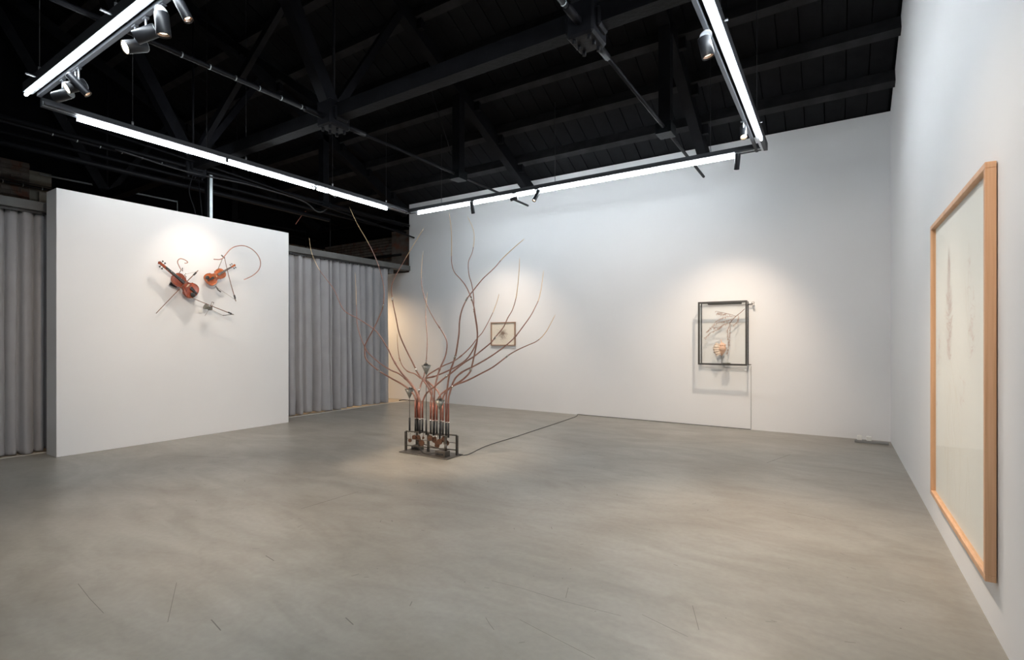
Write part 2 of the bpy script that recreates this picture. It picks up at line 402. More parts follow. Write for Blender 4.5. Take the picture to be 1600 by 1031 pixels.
bm_ = MB().bar((XL, 4.33, 4.36), (XR, 4.33, 4.36), 0.16, 0.17)
tag(bm_.build('roof_beam', 'blackwood'), 'long black timber beam joining the lower truss nodes', 'beam')
for (xa, xb, lab) in ((-8.75, -5.4, 'black crossed braces between left and middle truss'),):
    t = thing('cross_brace', ((xa + xb) / 2, 4.33, 4.5), lab, 'brace')
    zt = zd(4.33) - 0.45
    MB().bar((xa, 4.30, 4.45), (xb, 4.30, zt), 0.08, 0.1).build('brace_bar', 'blacksteel', t)
    MB().bar((xa, 4.42, zt), (xb, 4.42, 4.45), 0.08, 0.1).build('brace_bar', 'blacksteel', t)

# ------------------------------------------------------------------ beam and curtains
tag(bevel(MB().box((-9.0, YF, 3.205), (-8.785, YB - 0.003, 3.325)).build('curtain_beam', 'beam'), 0.005), 'grey timber beam from which both curtains hang', 'beam')
def curtain(y0, y1, label, seed):
    rnd = random.Random(seed); n = 0
    t = thing('curtain', (-8.86, (y0 + y1) / 2, 0), label, 'curtain')
    folds = []; y = y0
    while y < y1: wd = rnd.uniform(0.09, 0.25); folds.append((y, wd, rnd.uniform(0.09, 0.17), rnd.choice((0.18, 0.3, 0.62, 0.8)), rnd.uniform(-0.03, 0.03))); y += wd
    b = MB(); zs = [0.015, 0.05, 0.12, 0.16, 0.3, 0.6, 1.0, 1.5, 2.0, 2.6, 3.0, 3.12, 3.2]; cols = []
    for (fy, wd, am, pk, dr) in folds:
        for k in range(14): cols.append((fy + wd * k / 14, am, k / 14, pk, dr))
    for z in zs:
        for (yy, am, ph, pk, dr) in cols:
            p = ph / pk * 0.5 if ph < pk else 0.5 + (ph - pk) / (1 - pk) * 0.5
            s_ = math.sin(PI * p) ** 0.42
            low = max(0, 1 - z / 3.2); wob = 0.012 * math.sin(z * 3 + yy * 9) * low + 0.006 * math.sin(z * 22 + yy * 17) * max(0, 1 - z / 0.6)
            xx = -8.985 + am * s_ * (0.75 + 0.35 * low) - 0.07 * (1 - s_) ** 2 + wob
            b.v.append((xx, yy + dr * low * 0.6, z + (0.01 * math.sin(yy * 5) if z < 0.1 else 0)))
    nc = len(cols)
    for i in range(len(zs) - 1):
        for k in range(nc - 1): b.f.append((i * nc + k, i * nc + k + 1, (i + 1) * nc + k + 1, (i + 1) * nc + k)); b.sm.append(True)
    o = b.build('drape', 'curtain', t)
    so = o.modifiers.new('thick', 'SOLIDIFY'); so.thickness = 0.004
    tr = MB().box((-8.875, y0, 3.175), (-8.845, y1, 3.204)).build('curtain_rail', 'blackplastic', t)
    for i in range(int((y1 - y0) / 0.11)): MB().box((-8.872, y0 + 0.05 + i * 0.11, 3.155), (-8.862, y0 + 0.06 + i * 0.11, 3.18)).build('curtain_hook', 'blackplastic', t)
curtain(5.5, 8.86, 'long grey pleated curtain hanging between partition and back wall', 3)
curtain(-0.6, 2.62, 'dim grey pleated curtain hanging left of the partition', 11)
tag(MB().box((-8.93, 8.85, 3.08), (-8.86, 8.98, 3.2)).build('beam_bracket', 'beam'), 'small grey block under the curtain beam end', 'bracket')

# ------------------------------------------------------------------ lighting tracks
TZ = 4.1
def track(axis, c, a0, a1, inner, segs, hangs, label, led='led'):
    # axis 'x': runs along X at Y=c. inner = +1/-1 side on which the spot rail sits
    mid = (a0 + a1) / 2
    t = thing('light_track', (mid, c, TZ) if axis == 'x' else (c, mid, TZ), label, 'track light', 'hanging light tracks')
    def bx(name, lo, hi, o0, o1, z0, z1, m, bv=0):
        l, h = sorted((o0, o1))
        o = MB().box((lo, c + l, z0), (hi, c + h, z1)) if axis == 'x' else MB().box((c + l, lo, z0), (c + h, hi, z1))
        o = o.build(name, m, t)
        if bv: bevel(o, bv)
        return o
    bx('housing', a0, a1, -0.025, 0.025, TZ, TZ + 0.10, 'housing', 0.004)
    bx('flange', a0, a1, 0.026 * inner, 0.056 * inner, TZ + 0.005, TZ + 0.05, 'bracket')
    bx('track_rail', a0, a1, 0.09 * inner, 0.125 * inner, TZ + 0.0, TZ + 0.035, 'rail')
    for (s0, s1) in segs:
        l = MB()
        pts = [(0.0145 * math.cos(a_) - 0.004 * inner, -0.026 + 0.0145 * math.sin(a_)) for a_ in [2 * PI * q_ / 12 for q_ in range(12)]]
        for a in (s0, s1):
            for (o_, z_) in pts: l.v.append((a, c + o_, TZ + z_) if axis == 'x' else (c + o_, a, TZ + z_))
        n = len(pts); l.f += [(i, (i + 1) % n, n + (i + 1) % n, n + i) for i in range(n)] + [tuple(range(n)), tuple(range(n, 2 * n))]; l.sm += [True] * n + [False] * 2
        l.build('led_diffuser', led, t)
    for h in hangs:
        x_, y_ = (h, c) if axis == 'x' else (c, h)
        MB().cyl((x_, y_, TZ + 0.11), (x_, y_, zd(y_) - 0.02), 0.004, 6).build('suspension_cable', 'rail', t)
        MB().cyl((x_, y_, TZ + 0.11), (x_, y_, TZ + 0.15), 0.012, 8).build('cable_gripper', 'bracket', t)
        k = MB().box((x_ - 0.06, y_ - 0.012, TZ + 0.035), (x_ + 0.06, y_ + 0.012, TZ + 0.045)) if axis == 'y' else MB().box((x_ - 0.012, y_ - 0.11, TZ + 0.035), (x_ + 0.012, y_ + 0.11, TZ + 0.045))
        k.build('cross_bracket', 'rail', t)
    return t
TXL, TXR, TYN, TYB = -7.40, -0.795, 1.80, 7.92
track('x', TYB, TXL + 0.05, TXR - 0.05, -1, [(-7.12, -6.33), (-6.31, -4.95), (-4.93, -4.62), (-4.60, -1.17)], (-6.5, -4.0, -1.5), 'hanging light track parallel to the back wall')
track('y', TXR, -2.5, TYB + 0.05, -1, [(-2.4, 7.42)], (7.0, 4.6, 1.0), 'hanging light track nearest the right wall', 'led_right')
track('y', TXL, TYN + 0.2, TYB, 1, [(2.33, 5.62), (5.68, 7.32)], (2.9, 4.4, 6.0, 7.3), 'hanging light track in front of the white partition', 'led_left')
track('x', TYN, -7.12, -1.5, 1, [(-7.10, -1.6)], (-6.7, -4.9, -2.4), 'bright hanging light track nearest the camera at top left', 'led_near')

# ------------------------------------------------------------------ spotlights
SPN = [0]
def spot(pos, aim, kind, lit, label, power=0, size=40, blend=0.4, col=WARM, trackz=TZ, lamprad=0.02, disc=False):
    pos = Vector(pos); aim = Vector(aim); d = (aim - pos).normalized()
    r, L = {'wide': (0.052, 0.17), 'slim': (0.036, 0.22), 'tiny': (0.032, 0.13)}[kind]
    top = Vector((pos.x, pos.y, trackz))
    t = thing('spotlight', pos, label, 'spotlight', 'black track spotlights')
    back = pos - d * L / 2; front = pos + d * L / 2
    b = MB(); b.tube([back, back + d * 0.004, front - d * 0.004, front], [r * 0.94, r, r, r * 0.97], 24, cap=False)
    b.add([], [])
    b.tube([front, front - d * 0.012], [r * 0.97, r * 0.86], 24, cap=False)
    body = b.build('body', 'spotbody', t)
    plate = MB().cyl(back - d * 0.003, back + d * 0.004, r * 0.93, 24).build('end_plate', 'bracket', t)
    MB().tube([front - d * 0.012, front - d * 0.03], [r * 0.86, r * 0.55], 24, cap=False).build('reflector', 'reflector', t)
    ld = 0.008 if kind == 'wide' and lit == 2 else 0.028
    MB().cyl(front - d * ld, front - d * (ld - 0.002), r * (0.86 if kind == 'wide' and lit == 2 else 0.62), 24).build('lens', ('lensdim', 'lensdim', 'lenswarm')[lit], t)
    arm = MB(); arm.cyl(top - Vector((0, 0, 0.0)), pos + Vector((0, 0, r * 0.9)), 0.008, 8); arm.build('bracket', 'bracket', t)
    MB().box((top.x - 0.03, top.y - 0.015, top.z - 0.012), (top.x + 0.03, top.y + 0.015, top.z + 0.004)).build('track_adapter', 'rail', t)
    if disc:
        c_ = pos + Vector((0.0, -0.01, r + 0.045)); ax = Vector((0.25, -0.55, -1)).normalized()
        MB().cyl(c_ - ax * 0.004, c_ + ax * 0.004, r * 0.95, 20).build('mount_disc', 'bracket', t)
    if power:
        l = bpy.data.lights.new('spot_lamp', 'SPOT'); l.energy = power * SPOT_W; l.color = col; l.spot_size = math.radians(size); l.spot_blend = blend; l.shadow_soft_size = lamprad
        lo = bpy.data.objects.new('spot_lamp', l); COL.objects.link(lo); lo.location = front + d * 0.01
        lo.rotation_euler = d.to_track_quat('-Z', 'Y').to_euler(); lo.parent = t; lo.matrix_parent_inverse = Matrix.Translation(-t.location)
    return t
yn = TYN + 0.115
VI = (-8.1, 3.9, 2.2); SC = (-4.45, 5.2, 0.5)
def nz(u, z=3.97, v=0):                  # X on the near rail seen in column u
    d = ray(u, 100); return d.x * (yn / d.y)
spot((nz(98), yn, 3.95), (-9.0, 0.5, 3.2), 'wide', 1, 'wide black spotlight at the far left end of the near track', 0)
spot((nz(118), yn, 3.95), (-6.4, 0.0, 2.7), 'wide', 2, 'wide spotlight with its glowing lens turned to the camera', 40, 80)
spot((nz(123), yn + 0.0, 3.94), (-4.15, 4.95, 0.0), 'slim', 2, 'slim black tube spotlight pointing right, left group of the near track', 400, 26, 1.0)
spot((nz(211), yn, 3.93), (-4.95, -0.5, 2.6), 'wide', 2, 'wide spotlight with a large white glowing lens, fourth from the left', 60, 60)
spot((nz(228), yn, 3.97), (-6.1, 0.6, 3.0), 'wide', 1, 'grey black barrel spotlight beside the large glowing lens', 0)
spot((nz(254), yn, 3.95), (-4.4, 3.0, -6), 'wide', 1, 'black spotlight hanging upright with round end plate', 120, 70, 1.0, disc=True)
spot((nz(284) , yn, 3.98), (-3.2, 2.6, 1.8), 'slim', 1, 'slim black tube spotlight tilted to the right near the top edge', 60, 70, 1.0)
spot((nz(330), yn, 3.99), (-3.0, 0.8, 2.5), 'wide', 2, 'spotlight cut by the top edge with a bright small lens', 40, 60)
yb = TYB - 0.115
def bz(u): d = ray(u, 300); return d.x * (yb / d.y)
spot((bz(738), yb, 3.97), (-6.15, 9.4, 0.6), 'slim', 0, 'black tube spotlight hanging at the left of the back track', 80, 90, 1.0)
spot((bz(803), yb, 4.0), (-6.6, 7.1, 3.55), 'tiny', 1, 'small spotlight turned sideways on the back track', 0)
spot((bz(838), yb, 3.98), (-5.05, 6.2, 0.9), 'slim', 2, 'slim spotlight with bright rims and lit lens above the small picture', 110, 70, 1.0)
spot((bz(1152), yb, 3.97), (-1.7, 9.4, 0.5), 'slim', 0, 'black spotlight hanging at the right end of the back track', 95, 76, 1.0, lamprad=0.01)
xr = TXR - 0.115
spot((xr, 4.62, 3.97), (0.3, 5.3, -2), 'wide', 0, 'black spotlight with a pale end plate on the right track', 80, 80, 1.0, disc=True)
spot((xr, 6.75, 3.97), (-0.62, 5.2, 1.9), 'slim', 2, 'small spotlight with lit lens near the corner of the right track', 160, 60, 1.0)
spot((-3.1, yn, 3.97), (-8.2, 4.1, 1.6), 'wide', 1, 'unseen wide spotlight added on the near track to warm the partition', 195, 60, 1.0)  # unseen lamp added for the warm wash on the partition
spot((xr, 1.6, 3.97), (0.66, 4.9, 1.2), 'wide', 1, 'unseen wide spotlight added on the right track to brighten the large drawing', 95, 50, 1.0)  # added out of view to light the paper and the frame
spot((xr, 2.6, 3.97), (-2.9, 9.4, 0.9), 'slim', 1, 'unseen slim spotlight added on the right track to brighten the back wall', 200, 54, 1.0)  # added out of view to lift the lower back wall
spot((xr, 3.6, 3.97), (-0.1, 9.4, 1.3), 'slim', 1, 'unseen slim spotlight added on the right track to brighten the right corner', 60, 54, 1.0)  # added out of view to lift the right end of the back wall
# accent light added below the partition-side track for the violin shadows
t = thing('added_accent', (TXL, 4.05, TZ), 'small accent light added under the track before the partition', 'added_accent')
MB().cyl((TXL + 0.107, 4.05, TZ - 0.05), (TXL + 0.107, 4.05, TZ + 0.0), 0.016, 16).build('body', 'spotbody', t)
l = bpy.data.lights.new('spot_lamp', 'SPOT'); l.energy = 52; l.color = (1, 0.86, 0.70); l.spot_size = math.radians(66); l.spot_blend = 1.0; l.shadow_soft_size = 0.008
lo = bpy.data.objects.new('spot_lamp', l); COL.objects.link(lo); lo.location = (TXL + 0.107, 4.05, TZ - 0.06)
lo.rotation_euler = (Vector((-8.2, 4.05, 1.9)) - lo.location).to_track_quat('-Z', 'Y').to_euler(); lo.parent = t; lo.matrix_parent_inverse = Matrix.Translation(-t.location)
# unseen lamp added for the warm light from behind the curtain
t = thing('added_lamp', (-10.2, 8.2, 3.0), 'unseen warm lamp added in the corridor behind the curtain', 'lamp')
MB().cyl((-10.2, 8.2, 3.02), (-10.2, 8.2, 3.12), 0.08, 16).build('shade', 'spotbody', t)
MB().cyl((-10.2, 8.2, 3.12), (-10.2, 8.2, zd(8.2)), 0.008, 8).build('flex', 'spotbody', t)
l = bpy.data.lights.new('added_corridor_lamp', 'SPOT'); l.spot_size = math.radians(165); l.spot_blend = 0.6; l.energy = 150; l.color = (1, 0.7, 0.42); l.shadow_soft_size = 0.05
lo = bpy.data.objects.new('added_corridor_lamp', l); COL.objects.link(lo); lo.location = (-10.2, 8.2, 3.0); lo.parent = t; lo.matrix_parent_inverse = Matrix.Translation(-t.location)

# ------------------------------------------------------------------ conduits, pipes, column under the roof on the left
def pipe(name, pts, r, m, label, cat='pipe', group=None): return tag(MB().tube(pts, r, 8).build(name, m), label, cat, group)
pipe('conduit', [(-8.75, 1.2, 4.30), (-8.75, 9.4, 4.30)], 0.035, 'pipe', 'thick black conduit above the partition, topmost of the bundle')
pipe('conduit', [(-8.9, 1.2, 4.16), (-8.9, 9.45, 4.16)], 0.028, 'pipe', 'black conduit above the partition, middle of the bundle')
pipe('conduit', [(-8.62, 2.6, 4.46), (-8.62, 5, 4.33), (-8.62, 9.45, 4.0)], 0.018, 'pipe', 'thin sloping black conduit above the partition')
pipe('conduit', [(-9.0, 1.2, 4.05), (-9.0, 7.2, 4.05)], 0.045, 'pipe', 'lowest and thickest black conduit above the partition')
pipe('cable_bundle', smooth_path([(-8.72, 3.2, 4.26), (-8.7, 4.2, 4.20), (-8.72, 5.2, 4.26), (-8.7, 6.3, 4.22), (-8.7, 6.7, 4.07), (-8.72, 7.0, 4.25)]), 0.014, 'blackplastic', 'black cable bundle looping below the conduits', 'cable')
pipe('copper_wire', smooth_path([atx(462, 350, -9.0), atx(472, 336, -9.0), atx(478, 330, -9.0)] ), 0.006, 'copperred', 'short red wire dangling behind the partition end', 'wire')
t = thing('roof_pipe', (-9.6, YB + 0.05, 4.1), 'grey pipe along the brick wall above the curtain beam', 'pipe')
MB().cyl(aty(566.5, 404.7, 9.6), aty(627, 397.7, 9.6), 0.03, 8).build('pipe_run', 'pipe', t)
MB().bar(aty(497, 360.6, 9.55), aty(616, 341, 9.55), 0.08, 0.10).build('upper_run', 'blackwood', t)
q = MB(); q.box((-8.775, 4.53, 3.3), (-8.72, 4.59, 4.30)); 
t = thing('steel_post', (-8.75, 4.56, 3.0), 'bright galvanised post rising behind the white partition', 'post')
bevel(MB().box((-8.78, 4.545, 3.0), (-8.72, 4.60, 4.26)).build('post', 'galv', t), 0.006)
MB().box((-8.80, 4.505, 3.0), (-8.71, 4.545, 4.24)).build('flange', 'pipe', t)
q = MB().box((-8.77, 4.18, 4.3), (-8.70, 4.25, 4.55)); tag(q.build('pipe_clip', 'galv'), 'short steel clip above the bright galvanised post', 'bracket')
pipe('cable', smooth_path([(-8.72, 4.30, 4.25), (-8.72, 4.22, 3.9), (-8.70, 4.30, 3.6), (-8.7, 4.34, 3.2)]), 0.008, 'pipe', 'black cable hanging left of the galvanised post, curved', 'cable')
pipe('cable', [(-8.72, 4.36, 4.2), (-8.70, 4.45, 3.2)], 0.008, 'pipe', 'black cable hanging left of the galvanised post, straight', 'cable')
pipe('conduit', [atx(62, 272, XL + 0.1), atx(277, 315, XL + 0.1), atx(277.5, 345, XL + 0.1)], 0.018, 'galv', 'thin grey conduit line on the black wall above the partition')
pipe('conduit', [atx(350, 340, XL + 0.1), atx(478, 363, XL + 0.1), atx(478, 400, XL + 0.1)], 0.018, 'pipe', 'dark conduit on the black wall above the curtain')
pipe('cable', [atx(0, 277, XL + 0.2), atx(82, 294, XL + 0.2)], 0.012, 'blackplastic', 'black cable crossing the brick pier at far left', 'cable')
for (u, v0, v1, Y_, lab) in ((462, 0, 150, 6.4, 'thin black wire hanging above the middle of the partition track'), (404, 168, 255, 6.0, 'thin black wire near the left end of the middle truss'),
                        (370, 160, 250, 5.5, 'thin black wire left of the middle truss node'), (323, 0, 230, 3.4, 'long thin wire dropping to the partition track')):
    p = aty(u, v1, Y_); pipe('hanging_wire', [p, (p.x, p.y, zd(Y_) - 0.05)], 0.005, 'pipe', lab, 'wire')
p = Vector((-5.0, 6.6, 4.5)); pipe('stay_wire', [aty(672, 136, 6.0), aty(705, 240, 7.2)], 0.008, 'pipe', 'slanting thin stay wire right of the middle truss node', 'wire')
for i, (u0, v0, u1, v1, Y_) in enumerate(((502.5, 300, 502.5, 304, 5.62),)):
    pass
t = thing('strut_rods', (TXL + 0.2, 5.65, 4.0), 'two short bright rods below the joint of the partition track', 'bracket')
MB().cyl((TXL + 0.1, 5.50, 4.08), (TXL + 0.1, 5.50, 4.02), 0.012, 8).build('rod', 'bracket', t)
MB().cyl((TXL + 0.1, 5.68, 4.06), (TXL + 0.3, 5.82, 3.93), 0.008, 8).build('rod', 'bracket', t)

# ------------------------------------------------------------------ copper tree sculpture
sc = thing('kinetic_sculpture', (-4.44, 5.18, 0), 'tree-like sculpture of bent copper tubes rising from a dark steel frame', 'sculpture')
bevel(MB().box((-4.845, 5.01, 0.0), (-4.03, 5.35, 0.012)).build('base_plate', 'iron', sc), 0.003, 1)
def railing(p, q, label, posts, rails):
    p = Vector(p); q = Vector(q)
    fr = MB().bar(p + Vector((0, 0, .265)), q + Vector((0, 0, .265)), 0.018, 0.014).build('frame_rail', 'iron', sc)
    for z in rails: MB().bar(p + Vector((0, 0, z)), q + Vector((0, 0, z)), 0.010, 0.012 if z < .1 else 0.005).build('frame_rail', 'iron', sc)
    for f in posts:
        c = p.lerp(q, f); MB().box((c.x - 0.013, c.y - 0.013, 0.012), (c.x + 0.013, c.y + 0.013, 0.26)).build('frame_post', 'iron', sc)
railing((-4.83, 5.13, 0), (-4.065, 5.265, 0), '', (0, 1), (0.075, 0.165))
railing((-4.80, 5.30, 0), (-4.12, 5.12, 0), '', (0.03, 0.42, 0.97), (0.09,))
for (x0, y0, x1, y1, hh) in ((-4.80, 5.20, -4.66, 5.30, 0.065), (-4.26, 5.06, -4.10, 5.17, 0.085)):
    mo = bevel(MB().box((x0, y0, 0.012), (x1, y1, hh)).build('motor_box', 'iron', sc), 0.005)
    for i in range(4): sub(MB().cyl((x0 + 0.03 + i * 0.03, y0 - 0.012, hh * 0.55), (x0 + 0.03 + i * 0.03, y0 + 0.003, hh * 0.55), 0.011, 10), 'dial', 'rubber', mo)
    MB().cyl((x1 - 0.03, (y0 + y1) / 2, hh), (x1 - 0.03, (y0 + y1) / 2, hh + 0.08), 0.018, 12).build('drive_shaft', 'iron', sc)
MB().tube(smooth_path([(-4.68, 5.22, 0.05), (-4.55, 5.14, 0.02), (-4.42, 5.08, 0.02), (-4.26, 5.10, 0.05)]), 0.006, 6).build('motor_cable', 'rubber', sc)
for i, (u, v, r) in enumerate(((640.5, 688, .022), (647, 683, .028), (653, 684, .034), (655, 687, .022), (659, 692, .034), (672, 684, .034), (679, 687, .036), (683, 696, .03), (687, 690, .034), (694, 686, .034), (697.5, 692, .034), (661, 684, .016), (682, 692, .022))):
    p = aty(u, v, 5.12 + 0.03 * (i % 4)); p.z = max(p.z, 0.09)
    MB().cyl(p - Vector((-0.002, 0.007, 0)), p + Vector((-0.002, 0.007, 0)), r * 1.1, 14).build('cam_disc', 'cam', sc)
    MB().cyl((p.x, p.y + 0.008, p.z), (p.x, p.y + 0.008, 0.27), 0.004, 6).build('push_rod', 'clamp', sc)
# cones on thin rods
for (p, zb, lab) in ((Vector((-4.808, 5.18, .70)), .27, 'left, low'), (Vector((-4.512, 5.18, 1.03)), .27, 'middle, tallest'), (Vector((-4.19, 5.07, .60)), .27, 'right, lowest')):
    rr = MB(); rr.cyl((p.x, p.y, 0.30), (p.x, p.y, p.z), 0.005, 8); rod = rr.build('cone_rod', 'iron', sc)
    sub(MB().cyl((p.x, p.y, 0.24), (p.x, p.y, 0.44), 0.013, 10), 'sleeve', 'rubber', rod)
    cc = MB(); cc.tube([p, p + Vector((0, 0, 0.012)), p + Vector((0, 0, 0.125)), p + Vector((0, 0, 0.130)), p + Vector((0, 0, 0.120))], [0.002, 0.009, 0.063, 0.066, 0.05], 20)
    co = cc.build('cone', 'cone', sc)
    lm = MB()
    for k in range(16):
        a = random.uniform(0, 6.28); q = random.uniform(0, .036); lm.blob((p.x + q * math.cos(a), p.y + q * math.sin(a), p.z + 0.130 + random.uniform(-.004, .014)), random.uniform(.008, .015), 6, 4, 0.3)
    sub(lm, 'lumps', 'ash', co, 'stuff')
# branches: surveyed outlines tip -> base, each leaning its own way in depth
BR = [
 ([(483,371.5),(487,395),(497.5,418.7),(510.6,437),(522,452.7),(533.3,478),(542,488.5),(560,498),(582,512.4),(592.4,522.9),(605.5,543.8),(615,563),(627.3,582.2),(643,599.7),(651.8,613.7),(655.2,624)], 0.5, 656),
 ([(545.6,322.6),(557.8,348.8),(573.5,375.9),(585.7,400.3),(594.5,424.8),(599.7,449.2),(599.7,468),(596.7,484.4),(585.4,510.6),(571.4,536.8),(570,547.3),(572.3,561.3),(588.9,577),(609.8,590),(627.3,599.7),(641.3,610),(649,622.4)], -0.5, 649),
 ([(554.8,424.8),(556,449.2),(557,482.7),(558,505.4),(562.7,524.6),(569.7,541.2),(575,550.8),(592.4,566.5),(609.8,577.9),(623.8,584),(637.8,596.2),(648.3,610.2),(652,622.4)], 0.2, 652.2),
 ([(662.5,355.8),(648.6,378.5),(634.6,402),(622.4,423),(613.7,440.5),(611.6,452.7),(613.7,471.9),(619.4,500),(623.8,521),(632.5,542),(644.8,566.5),(653.5,584),(665.7,599.7),(672.7,613.7),(676.5,627.6)], -0.7, 677),
 ([(661.3,391.8),(659,413),(658.4,440.3),(662.3,461.6),(669,481),(679.7,501),(690,516.7),(697,529.8),(698.4,542),(695.4,557.8),(688.4,573.5),(683.2,589.2),(679.7,604.9),(678.3,622.4)], 0.8, 678.5),
 ([(668,455.8),(665.8,475),(665.2,495),(667.5,528),(666.6,557.8),(664.8,573.5),(662,589),(657,603),(654.5,613.7),(654,624)], 0.9, 654.5),
 ([(620.7,519.4),(621.2,538.6),(623.8,557.8),(629,571.7),(637.8,580.5),(648.3,584),(657,591)], -0.15, None),
 ([(701.7,331.6),(705,358.8),(705.6,384),(705.6,409.3),(709.9,424.8),(719.6,436),(727.3,446),(734,459.7),(740,477.2),(742.6,493),(745.4,512.4),(745.7,529.8),(742.6,547.3),(737.3,571.7),(733.8,582),(723.3,592.7),(707.6,603),(697,612),(692,622.4)], -0.5, 692),
 ([(730,337.5),(739,356.9),(740.9,374.3),(738,393.7),(732,409.3),(732.7,428.7),(737,444),(740,463.6),(740.9,485),(745,514),(745,533),(732,557.8),(714.6,571.7),(697,580.5),(679.7,587.5),(669.2,590),(664,592),(672.7,599.7),(683.2,610),(690,622.4)], 0.6, 688.5),
 ([(819.5,372.8),(803,387),(785.5,403.4),(772,419),(754.5,435.4),(740.9,452),(729.3,467.5),(721.5,485),(718,502.4),(717.2,520),(715.5,533),(712,554.3),(707.6,568.3),(703.3,580.5),(699.8,599.7),(697.2,622.4)], -0.8, 697),
 ([(780,458.7),(775.8,473.3),(768,492.7),(754.5,518),(746,528),(732,545.6),(711,563),(693.7,570.9),(679.7,578.7),(669,585.7),(664,593),(670,601),(675,612),(674.5,624)], 0.7, 673),
 ([(812,401.5),(810.7,428.7),(806.9,461.6),(801,483),(793.5,496.3),(786.5,511),(777.2,522.7),(766.4,535.9),(749.3,549.8),(741,556.5),(723.3,568),(705.9,582),(693.7,591),(679.7,603),(665.7,615.4),(661,629)], -0.3, 660),
 ([(849.5,421.9),(845.7,450),(841.8,467.5),(836.2,480),(829.2,493.2),(817.6,509.5),(805.2,525.8),(791.2,539),(775.7,550.6),(760,561),(740.8,571.7),(723.3,580.5),(712.9,589),(707.6,598),(705.3,605),(702,622.4)], 0.4, 700.5),
 ([(868,490.7),(853.4,518),(840,532),(825.3,539),(809.8,546),(797.4,553),(788,560),(770,573.5),(750.5,584),(729.5,594.5),(710,602),(695,611),(686,620),(682.5,632)], -0.2, 682.4),
]
for bi, (px, lean, bu) in enumerate(BR):
    base_y = 5.15 + 0.03 * (bi % 3)
    P2 = list(px)
    acc = [0]
    for i in range(1, len(P2)): acc.append(acc[-1] + math.dist(P2[i], P2[i - 1]))
    L = acc[-1]; pts = []
    for i, (u, v) in enumerate(P2):
        s_ = 1 - acc[i] / L; Y_ = base_y + lean * s_ ** 1.3 * (1.0 if bu else 1.0) + (0.0 if bu else -0.05)
        pts.append(aty(u, v, Y_))
    if bu:
        x0 = aty(bu, 650, base_y).x
        pts[-1].x = x0 * 0.8 + pts[-1].x * 0.2
        pts += [Vector((x0, base_y, 0.62)), Vector((x0, base_y, 0.44))]
    sp = smooth_path(pts, 5); n = len(sp)
    rad = []
    for i in range(n):
        t_ = i / (n - 1); rad.append(0.0028 + (0.0088 * min(1, t_ * 1.35) if bu else 0.006 * t_))
    tipn = max(4, int(n * 0.13))
    br = MB().tube(sp[tipn:], rad[tipn:], 8).build('branch_tube', 'copper', sc)
    rt = [rad[i] for i in range(tipn + 1)]; rt[0] = 0.0006
    sub(MB().tube(sp[:tipn + 1], rt, 8), 'tip', 'brass', br)
    for f in (0.36, 0.66):
        i = int(n * f) + (bi % 3); d = (sp[i + 1] - sp[i]).normalized()
        c = MB().cyl(sp[i] - d * 0.022, sp[i] + d * 0.022, rad[i] + 0.0025, 8)
        o_ = d.orthogonal().normalized()
        for s2 in (-1, 1): c.cyl(sp[i] + d * 0.018 * s2, sp[i] + d * 0.018 * s2 + o_ * (rad[i] + 0.009), 0.0025, 6)
        sub(c, 'connector', 'clamp' if bi % 2 else 'copper', br)
    if bu:
        k = MB().cyl((x0, base_y, 0.43), (x0, base_y, 0.68), rad[-1] + 0.0012, 8); sub(k, 'red_section', 'copperred', br)
        sl = MB().cyl((x0, base_y, 0.25), (x0, base_y, 0.435), 0.0128, 12).build('sleeve', 'rubber', sc)
        sub(MB().cyl((x0, base_y, 0.435), (x0, base_y, 0.45), 0.0155, 12), 'collar', 'clamp', sl)
        sub(MB().cyl((x0, base_y, 0.45), (x0, base_y, 0.475), 0.010, 10), 'nipple', 'clamp', sl)
# floor cable to the wall
cb = [(-4.05, 5.28, 0.02), (-3.98, 5.38, 0.006)] + [atz(u, v, 0.006) for (u, v) in ((760, 696.5), (800, 684), (835, 672.5), (870, 661), (900, 650.5))] + [(-4.28, 9.47, 0.008), (-4.1, 9.475, 0.008), (-3.0, 9.475, 0.008), (-1.17, 9.475, 0.008)]
pipe('power_cable', smooth_path(cb, 4), 0.0045, 'blackplastic', 'long thin black cable from the copper sculpture to the back wall', 'cable')
pipe('power_cable', [(-1.165, 9.49, 0.01), (-1.165, 9.49, 1.06)], 0.003, 'greyplastic', 'thin pale cable dropping from the glass case to the floor', 'cable')
pipe('power_cable', smooth_path([atz(624, 625.6, 0.006), atz(631, 624.6, 0.006), atz(640, 625.4, 0.006), atz(652, 626, 0.006)]), 0.012, 'blackplastic', 'short black cable on the floor beside the curtain end', 'cable')

# fine scratches and specks worn into the concrete
M['scratch'] = mat('floor_scratch', (0.15, 0.14, 0.12), 0.6)
rk = random.Random(21); b = MB(); n_s = 0
def fribbon(b, pts, wd):
    for i in range(len(pts) - 1):
        p, q = pts[i], pts[i + 1]; d = (q - p); nn = Vector((-d.y, d.x, 0)).normalized() * wd / 2
        b.add([p + nn, q + nn, q - nn, p - nn], [(0, 1, 2, 3)])
SCR = [[(768, 907), (815, 919), (880, 939), (970, 962)], [(812, 968), (850, 988), (930, 1029)], [(1003, 960), (1075, 995)], [(1082, 946), (1092, 984)], [(759, 965), (765, 975), (772, 984)], [(888, 918), (884, 934)],
       [(122, 912), (140, 935), (162, 958)], [(276, 910), (262, 972)], [(280, 712), (357, 715)], [(1198, 723), (1235, 710)], [(1062, 693), (1160, 690)], [(330, 968), (345, 985)], [(415, 868), (428, 876)], [(540, 965), (552, 976)], [(1230, 800), (1290, 812)], [(470, 795), (560, 768)]]
for k, sc_px in enumerate(SCR):
    fribbon(b, [Vector((p.x, p.y, 0.0006)) for p in [atz(u, v, 0) for u, v in sc_px]], 0.003 if k < 8 else 0.006)
